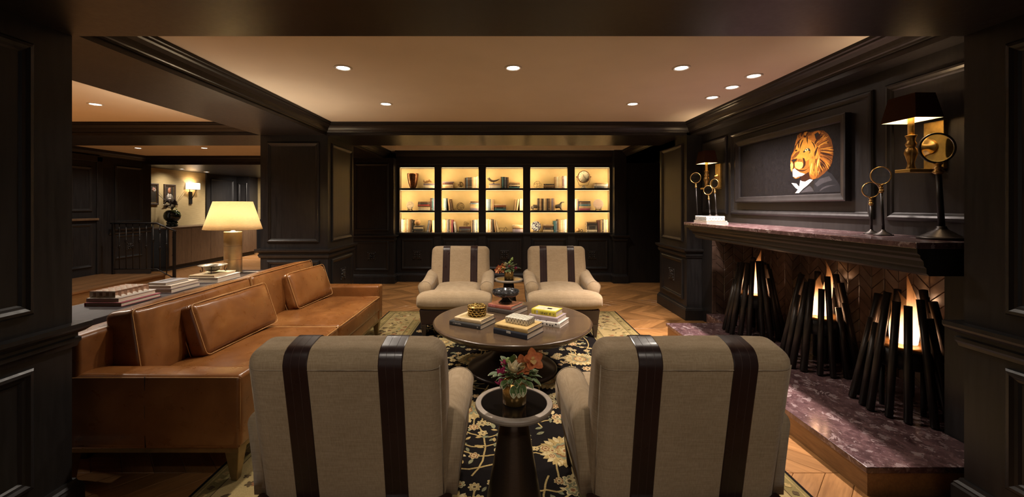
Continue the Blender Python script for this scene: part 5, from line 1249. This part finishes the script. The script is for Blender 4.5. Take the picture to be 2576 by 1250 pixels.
# star sculpture
x, y, z = bx(1,398), YO-.02, b23; t = thing('wire_star', 'copper wire star on the bottom shelf of the second bay', 'ornament', (x,y,z)); rs = random.Random(4); pts = []
for k in range(12):
    f = (k+.5)/12; e = math.acos(1-2*f); a = k*2.4; r_ = .066 if k % 2 else .045; pts.append(Vector((x + r_*1.1*math.sin(e)*math.cos(a), y + r_*.8*math.sin(e)*math.sin(a), z + .058 + r_*.82*math.cos(e))))
for k in range(12):
    for j in (1, 3, 4): MB().tube([pts[k], pts[(k+j) % 12]], .0021, 5).build('wire', M['bronzeleg'], t)
lo = min(p.z for p in pts)
# gold knot
x, y, z = bx(3,150), YO-.02, SH[2]; t = thing('wire_knot', 'tangled gold wire knot on the top shelf of the fourth bay', 'ornament', (x,y,z)); kp = []
for i in range(90):
    a = 2*PI*i/90; kp.append((x + .050*(math.sin(2*a) + .55*math.sin(5*a+1)), y + .034*(math.cos(3*a) + .3*math.sin(7*a)), z + .077 + .044*(math.cos(2*a+.5) + .62*math.cos(5*a))))
zmn = min(p[2] for p in kp) - .004
MB().tube([(a, b_, c - zmn + z + .0003) for a, b_, c in kp], .0036, 6, closed=True).build('bent_rod', M['bronzeleg'], t)
# carved bow on books, leftmost bay
x, y, z = bx(0,470), YO-.01, b11; t = thing('carved_knot', 'small carved wooden knot on flat books in the leftmost bay', 'ornament', (x,y,z)); cw = wood('carved_wood', (.22,.11,.04), (.40,.23,.09), .5, 0, False, 2)
MB().tube([(x-.078,y,z+.058),(x-.074,y,z+.020),(x-.040,y,z+.012),(x+.0,y,z+.022),(x+.03,y,z+.060),(x+.055,y,z+.035),(x+.078,y,z+.014)], [.010,.013,.013,.014,.016,.014,.009], 10).build('left_loop', cw, t)
MB().tube([(x-.060,y+.01,z+.012),(x-.02,y+.01,z+.036),(x+.022,y+.01,z+.030),(x+.060,y+.01,z+.012)], [.010,.014,.013,.009], 10).build('right_loop', cw, t)
# plates on stands
def plate(x, y, z, r, mtl, label, stand, deco=None, name='display_plate'):
    t = thing(name, label, 'plate', (x,y,z), 0, 'display plates on shelf stands'); c = Vector((x, y, z + stand + r*.86)); xf = T(*c) @ rot('X', 78)
    MB().lathe([(0,-.004),(r*.55,-.003),(r*.62,-.002),(r*.98,.010),(r,.0125),(r*.975,.0125),(r*.62,.004),(r*.55,.002),(0,.001)], 40, xf=xf).build('dish', mtl, t)
    if deco: deco(t, xf, r)
    for sx in (-1,1):
        MB().tube([(x+sx*r*.52,y-.035,z+stand+.026),(x+sx*r*.50,y-.030,z+stand*.9),(x+sx*r*.42,y-.02,z+stand*.72),(x+sx*r*.58,y-.035,z+stand*.35),(x+sx*r*.52,y-.030,z+.0045),(x+sx*r*.30,y-.0,z+stand*.5),(x+sx*r*.42,y+.055,z+.0045)], .0045, 6).build('stand_leg', M['iron'], t)
    MB().tube([(x-r*.42,y-.02,z+stand*.62),(x+r*.42,y-.02,z+stand*.62)], .0045, 6).build('stand_bar', M['iron'], t)
plate(bx(0,175), YO+.0, SH[1], .074, simple('cream_stoneware', (.52,.42,.28), .5), 'cream round plate on an iron stand in the leftmost bay', .036)
bw, tb = mat('blue_white_glaze', (.7,.68,.66), .25); vo_ = tb.node('ShaderNodeTexVoronoi'); vo_.inputs['Scale'].default_value = 48; tb.link(tb.coord(), vo_.inputs['Vector']); n_ = tb.noise(tb.coord(), 70, 3, .6, 1)
tb.link(tb.mix(tb.ramp(vo_.outputs['Distance'], [(.30,1.0),(.38,0.0)]), tb.mix(tb.ramp(n_, [(.52,0.0),(.58,1.0)]), (.012,.014,.035), (.45,.44,.46)), (.72,.68,.64)), tb.b.inputs['Base Color'])
plate(bx(3,125), YO, SH[0], .094, bw, 'dark blue and white flowered plate in the fourth bay', .032)
bl, tb2 = mat('basket_pattern_glaze', (.7,.55,.45), .4); ch_ = tb2.node('ShaderNodeTexChecker'); ch_.inputs['Scale'].default_value = 105; tb2.link(tb2.coord((1,1,1), rotz=.785), ch_.inputs['Vector']); ch_.inputs[1].default_value = (.70,.56,.47,1); ch_.inputs[2].default_value = (.34,.20,.15,1); tb2.link(ch_.outputs[0], tb2.b.inputs['Base Color'])
plate(bx(4,1145), YO, SH[1], .098, bl, 'pale plate with woven pattern in the rightmost bay', .036)
# drinking horn on a stand
x, y, z = bx(2,845), YO-.02, b31; t = thing('horn', 'dark horn on a small stand above books in the middle bay', 'ornament', (x,y,z))
MB().lathe([(.024,0),(.025,.003),(.006,.010),(.004,.030),(.010,.034),(0,.036)], 16, (x,y,z)).build('stand', M['iron'], t)
MB().tube([(x-.100,y,z+.108),(x-.090,y,z+.088),(x-.070,y,z+.068),(x-.040,y,z+.052),(x,y,z+.048),(x+.045,y,z+.056),(x+.085,y,z+.074),(x+.112,y,z+.090)], [.026,.025,.023,.021,.018,.0145,.009,.003], 14).build('horn_body', simple('horn_brown', (.055,.030,.018), .3, var=.4, scale=60), t)
# wire animal sculpture, middle bay bottom
x, y, z = bx(2,1005), YO-.02, SH[0]; t = thing('wire_sculpture', 'angular bronze wire sculpture on the bottom shelf of the middle bay', 'ornament', (x,y,z))
for pts in ([(-.085,.078),(-.058,.022),(.0,.020),(.020,.078),(-.085,.078)], [(.0,.020),(.04,.098),(.062,.040),(.040,.004),(.010,.004),(.0,.020)], [(.04,.098),(.062,.075),(.086,.050)], [(-.058,.022),(-.03,.004),(.010,.004)]):
    MB().tube([(x+a, y + .015*k, z+b_) for k, (a, b_) in enumerate(pts)], .0034, 6).build('bent_rod', M['pedestal'], t)
# wooden knot, rightmost bay bottom
x, y, z = bx(4,830), YO-.01, SH[0]; t = thing('carved_ring_knot', 'carved wooden ring knot on the bottom shelf of the rightmost bay', 'ornament', (x,y,z))
MB().lathe([(.0,0),(.020,.002),(.034,.020),(.036,.042),(.028,.066),(.012,.078),(0,.080)], 20, xf=T(x-.010,y,z) @ rot('Y', -18, (0,0,0)) @ T(0,0,.006)).build('cone', cw, t)
MB().tube([(x-.068,y-.01,z+.010),(x-.035,y-.02,z+.032),(x-.01,y-.03,z+.02)], [.009,.012,.011], 10).build('tail', cw, t)
MB().tube([(x+.048+.020*math.cos(a), y, z+.028+.020*math.sin(a)) for a in [2*PI*k/18 for k in range(18)]], .0065, 8, closed=True).build('ring', M['legwood'], t)
# dachshund bookends
dogm = simple('bronzed_dog', (.055,.042,.028), .45, .3, var=.25)
x, y, z = bx(3,500), YO-.02, SH[1]
def skin_dog(name, label, V, E, root, subl=2):
    me = bpy.data.meshes.new(name); me.from_pydata([v[0] for v in V], E, []); me.materials.append(dogm); o = bpy.data.objects.new(name, me); COL.objects.link(o)
    m_ = o.modifiers.new('skin', 'SKIN'); m_.use_smooth_shade = True
    for k, v in enumerate(V): r_ = v[1]; me.skin_vertices[0].data[k].radius = (r_, r_) if not isinstance(r_, tuple) else r_
    me.skin_vertices[0].data[root].use_root = True
    s_ = o.modifiers.new('sub', 'SUBSURF'); s_.levels = subl; s_.render_levels = subl; return o
front = [((-.070,0,.062),.034),((-.020,0,.064),.036),((.022,0,.078),.033),((.036,0,.112),.019),((.044,0,.140),.017),((.058,0,.156),.021),((.084,0,.150),.012),((.108,0,.146),.008),
         ((.034,.020,.046),.017),((.040,.020,.014),.012),((.056,.020,.009),.010),((.034,-.020,.046),.017),((.040,-.020,.014),.012),((.056,-.020,.009),.010),((.050,.022,.150),.007),((.044,.027,.122),.009),((.050,-.022,.150),.007),((.044,-.027,.122),.009)]
fe = [(0,1),(1,2),(2,3),(3,4),(4,5),(5,6),(6,7),(2,8),(8,9),(9,10),(2,11),(11,12),(12,13),(5,14),(14,15),(5,16),(16,17)]
t = thing('dog_bookend', 'dachshund front half bookend right of books in the fourth bay', 'bookend', (x,y,z), 0, 'dachshund bookends')
o = skin_dog('dog_front', '', front, fe, 1); o.parent = t; o.location = (0,0,.010); MB().box(x-.055, x+.070, y-.038, y+.038, z+.0003, z+.012).build('plinth', dogm, t, bevel=.002)
x = bx(3,98); t = thing('dog_bookend', 'dachshund rear half bookend left of books in the fourth bay', 'bookend', (x,y,z), 0, 'dachshund bookends')
rear = [((.056,0,.064),.034),((.010,0,.066),.036),((-.030,0,.072),.036),((-.050,0,.060),.020),((-.060,0,.030),.009),((-.058,0,.010),.005),((-.026,.022,.040),.020),((-.034,.022,.014),.012),((-.018,.022,.009),.010),((-.026,-.022,.040),.020),((-.034,-.022,.014),.012),((-.018,-.022,.009),.010)]
o = skin_dog('dog_rear', '', rear, [(0,1),(1,2),(2,3),(3,4),(4,5),(2,6),(6,7),(7,8),(2,9),(9,10),(10,11)], 1); o.parent = t; o.location = (0,0,.010); MB().box(x-.058, x+.058, y-.038, y+.038, z+.0003, z+.012).build('plinth', dogm, t, bevel=.002)
# clock
x, y, z = bx(4,905), YO-.03, SH[2]; t = thing('table_clock', 'round brass clock with roman numerals in the rightmost bay', 'clock', (x,y,z)); cz = z + .222; rc_ = .118; xf = T(x,y,cz) @ rot('X', 90)
cs = MB().lathe([(0,-.045),(rc_*.9,-.045),(rc_,-.03),(rc_,.006),(rc_*.965,.012),(rc_*.91,.008),(rc_*.90,.002)], 44, xf=xf).build('case', M['copper'], t)
dl = MB().lathe([(rc_*.905,.001),(rc_*.905,.003),(0,.0035)], 44, xf=xf).build('dial', simple('clock_dial', (.42,.37,.26), .5, var=.06), t)
def nstroke(q, cx, cy, ang, x0, y0, x1, y1, w=.0016):
    def tr(a, b_): return (cx + a*math.cos(ang) - b_*math.sin(ang), cy + a*math.sin(ang) + b_*math.cos(ang))
    dx, dy = x1-x0, y1-y0; l_ = math.hypot(dx,dy); nx, ny = -dy/l_*w/2, dx/l_*w/2
    q.prism([tr(x0+nx,y0+ny), tr(x1+nx,y1+ny), tr(x1-nx,y1-ny), tr(x0-nx,y0-ny)], 'z', .0034, .0042, 0, False, xf)
for h_, s_ in enumerate(['XII','I','II','III','IIII','V','VI','VII','VIII','IX','X','XI']):
    a = -2*PI*h_/12; r_ = rc_*.73; cx = -r_*math.sin(a); cy = r_*math.cos(a); q = MB(); ws = {'I':.0050,'V':.0090,'X':.0090}; tot = sum(ws[c] for c in s_); px = -tot/2; hh = .0085
    for c in s_:
        m_ = px + ws[c]/2
        if c == 'I': nstroke(q, cx, cy, a, m_, -hh, m_, hh, .0020)
        elif c == 'V': nstroke(q, cx, cy, a, m_-.0035, hh, m_, -hh, .0022); nstroke(q, cx, cy, a, m_+.0035, hh, m_, -hh)
        else: nstroke(q, cx, cy, a, m_-.0035, hh, m_+.0035, -hh, .0022); nstroke(q, cx, cy, a, m_+.0035, hh, m_-.0035, -hh)
        px += ws[c]
    q.build('numeral', ink, dl)
def hand(ang, L, w):
    q = MB(); nstroke(q, 0, 0, -ang, 0, -.010, 0, L, w); q.v = [(a, b_ - .002, c) for a, b_, c in q.v]; return q
hand(math.radians(340), rc_*.42, .0050).build('hour_hand', ink, dl); hand(math.radians(131), rc_*.78, .0030).build('minute_hand', ink, dl)
MB().tube([(x-rc_-.012,y+.02,cz),(x-rc_-.010,y+.02,cz-.05),(x-.086,y+.02,cz-.155),(x-.075,y+.02,cz-.168),(x+.075,y+.02,cz-.168),(x+.086,y+.02,cz-.155),(x+rc_+.010,y+.02,cz-.05),(x+rc_+.012,y+.02,cz)], .0035, 7).build('yoke', M['pedestal'], t)
for sx in (-1,1): MB().ball((x+sx*(rc_+.016),y+.02,cz), (.016,.009,.009), 10, 7).build('pivot_knob', M['copper'], t)
MB().lathe([(.056,0),(.058,.006),(.040,.022),(.020,.036),(.014,.052),(0,.055)], 24, (x,y+.02,z+.0004)).build('base', M['pewter'], t)

# ================================================================== LEFT ROOM: RAILING, CABINETS, VASE, PICTURES, WALL LAMP
t = thing('stair_railing', 'black iron stair railing at the end of the platform', 'railing', (-6.6, 7.53, .177)); yr = 7.53
MB().box(-7.115, -7.075, yr-.02, yr+.02, .177, 1.10).build('newel_post', M['iron'], t, bevel=.003); MB().box(-6.005, -5.965, yr-.02, yr+.02, 0, .955).build('newel_post', M['iron'], t, bevel=.003)
MB().tube([(-7.14,yr,1.105),(-6.30,yr,1.105),(-5.95,yr,.955)], .016, 8).build('handrail', M['iron'], t); MB().tube([(-7.10,yr,.27),(-6.30,yr,.27),(-5.98,yr,.10)], .010, 8).build('bottom_rail', M['iron'], t)
for k in range(9):
    x = -6.985 + .123*k; d_ = max(0, x + 6.30); z1 = 1.10 - d_*.43; z0 = .27 - d_*.53
    q = MB().tube([(x,yr,z0),(x,yr,z1)], .0085, 6)
    o = q.build('baluster', M['iron'], t)
    for zz_ in ((.48,.86) if k % 2 == 0 else (.62,)):
        zk = z0 + (z1-z0)*zz_; MB().lathe([(.009,-.035),(.017,-.028),(.010,-.018),(.024,0),(.010,.018),(.017,.028),(.009,.035)], 12, (x,yr,zk)).build('knuckle', M['iron'], o)
t = thing('sideboard', 'long low sideboard with veneered doors along the grasscloth wall', 'sideboard', (-7.6, 10.5, 0))
MB().box(-7.855, -7.27, 8.98, 12.18, .10, .915).build('carcass', M['black'], t); MB().box(-7.855, -7.25, 8.96, 12.18, .915, .945).build('top', M['veneer'], t, bevel=.003); MB().box(-7.85, -7.31, 9.02, 12.15, 0, .10).build('plinth', M['black'], t)
for k in range(5):
    y0 = 8.99 + .638*k; MB().box(-7.272, -7.252, y0+.003, y0+.635, .11, .905).build('cabinet_door', M['veneer'], t, bevel=.002)
x, y, z = -7.60, 9.50, .9455; t = thing('vase_of_flowers', 'dark round glass vase of flowers on the sideboard', 'vase', (x,y,z)); bg = simple('dark_green_glass', (.010,.014,.010), .08, var=.3, scale=8)
for j in range(2):
    for k in range(8): a = 2*PI*k/8 + .2*j; MB().ball((x + .082*math.cos(a), y + .082*math.sin(a), z + .031 + .060*j), .0305, 10, 7).build('glass_bead', bg, t)
MB().lathe([(.06,0),(.06,.11)], 18, (x,y,z+.0005)).build('inner_foot', bg, t)
MB().lathe([(.07,.110),(.11,.13),(.155,.19),(.165,.25),(.150,.315),(.115,.36),(.09,.375),(.08,.37),(0,.36)], 32, (x,y,z)).build('globe', bg, t)
rs = random.Random(6); zf = z + .37
for k in range(26):
    a = rs.uniform(0,6.28); e = rs.uniform(.15,1.3); d_ = Vector((math.cos(a)*math.cos(e), math.sin(a)*math.cos(e), math.sin(e))); q = MB(); c = Vector((x,y,zf)) + d_*rs.uniform(.10,.20)
    for j in range(9): b_ = Vector((rs.uniform(-1,1), rs.uniform(-1,1), rs.uniform(-.5,1.2))); petal(q, c, d_*.7 + b_, Vector((0,0,1)), rs.uniform(.06,.10), .018, .2, 0, 3)
    q.build('dark_leaf', FM['dark'], t)
for k in range(9):
    a = rs.uniform(0,6.28); e = rs.uniform(.2,1.0); r_ = rs.uniform(.14,.22); ruffle(t, (x + r_*math.cos(a)*math.cos(e), y - abs(r_*math.sin(a))*math.cos(e), zf + r_*math.sin(e)*.8), .055, 'white' if k % 3 else 'cream', 14, 40+k, 'white_bloom')
for k in range(12):
    a = rs.uniform(0,6.28); q = MB().tube([(x,y,zf), (x + .12*math.cos(a), y + .12*math.sin(a), zf + .22), (x + .27*math.cos(a), y + .27*math.sin(a), zf + rs.uniform(.32,.46))], [.004,.003,.0015], 5); q.build('twig', FM['dark'], t)
for dx, dz in ((.24,.02),(.30,-.04),(.33,-.10)): MB().tube([(x+.05,y-.1,zf),(x+dx*.7,y-.14,zf+dz+.05),(x+dx,y-.16,zf+dz)], [.005,.005,.009], 6).build('hanging_bud', FM['bud'], t)
def framed(y0, y1, label, art):
    t = thing('framed_picture', label, 'picture', (-7.895, (y0+y1)/2, 1.45), 0, 'framed prints on the grasscloth wall'); P = planeX(-7.899, 1)
    MB().ring(P, y0, y1, 1.445, 1.93, [(0,0),(0,.028),(.012,.034),(.040,.026),(.046,.012)]).build('frame', simple('walnut_frame', (.050,.030,.018), .45, var=.3), t)
    MB().ring(P, y0+.045, y1-.045, 1.49, 1.885, [(0,.008),(.003,.014),(.007,.010)]).build('gilt_slip', M['gold'], t)
    c = MB().box(-7.897, -7.888, y0+.044, y1-.044, 1.489, 1.886).build('print_sheet', simple('dark_print', (.035,.028,.020), .4, var=.4, scale=12), t); art(c, (y0+y1)/2); return t
def bust(parent, yc, heads):
    for k, (dy, dz, ry, rz, col) in enumerate(heads): MB().lathe([(1,0),(1,.0015),(0,.0016)], 24, xf=T(-7.888+.0004*k, yc+dy, 1.69+dz) @ Matrix.Rotation(PI/2, 4, 'Y') @ Matrix.Diagonal((rz, ry, 1, 1))).build('painted_shape', col, parent)
pk = lambda n, c: simple('print_' + n, c, .5, var=.3, scale=60)
p_w, p_o, p_r, p_g = pk('white',(.55,.48,.40)), pk('orange',(.35,.14,.06)), pk('rose',(.40,.20,.14)), pk('slate',(.16,.14,.11))
framed(9.13, 9.46, 'framed dark print with a small white shape, nearer the railing', lambda c, yc: bust(c, yc, [(.05,.09,.055,.040,p_w),(.03,.11,.022,.05,p_r),(.07,.115,.018,.035,p_r)]))
framed(9.62, 9.955, 'framed print of a figure in patterned dress behind the flowers', lambda c, yc: bust(c, yc, [(0,-.08,.10,.10,p_g),(-.01,.09,.045,.075,p_o),(.02,.14,.014,.03,p_o),(-.045,-.03,.018,.06,p_w),(.03,-.04,.014,.05,p_w),(0,-.10,.05,.014,p_w)]))
t = thing('far_wall_lamp', 'white box shaded wall lamp on the grasscloth wall', 'wall lamp', (-7.9, 10.44, 1.5))
MB().box(-7.899, -7.875, 10.39, 10.49, 1.47, 1.78).build('back_plate', M['iron'], t, bevel=.004)
for sy in (-1,1): MB().tube([(-7.87,10.44+sy*.015,1.60),(-7.84,10.44+sy*.06,1.70),(-7.83,10.44+sy*.10,1.80),(-7.83,10.44+sy*.10,1.86)], .008, 7).build('curved_arm', M['iron'], t)
MB().box(-7.845, -7.815, 10.30, 10.58, 1.822, 1.830).build('cross_bar', M['iron'], t)
shade_rect(-7.825, 10.44, 1.84, 2.0, .070, .15, .070, .15).build('lamp_shade', [M['whiteshade'] if 'whiteshade' in M else M.setdefault('whiteshade', glow('lit_white_shade', (1,.86,.72), 1.0)), M['liner']], t)
bulb(t, (-7.825,10.44,1.93), 5, .04)
# added unseen fill lamps in the entrance ceiling, aimed at the near chair backs
for x, y, lab in ((-.75,.2,'added unseen fill light in the entrance passage, left'), (.85,.2,'added unseen fill light in the entrance passage, right')): downlight(x, y, 2.20, lab, 26, (-.12 if x > 0 else .12,.80), 62, blend=.9)
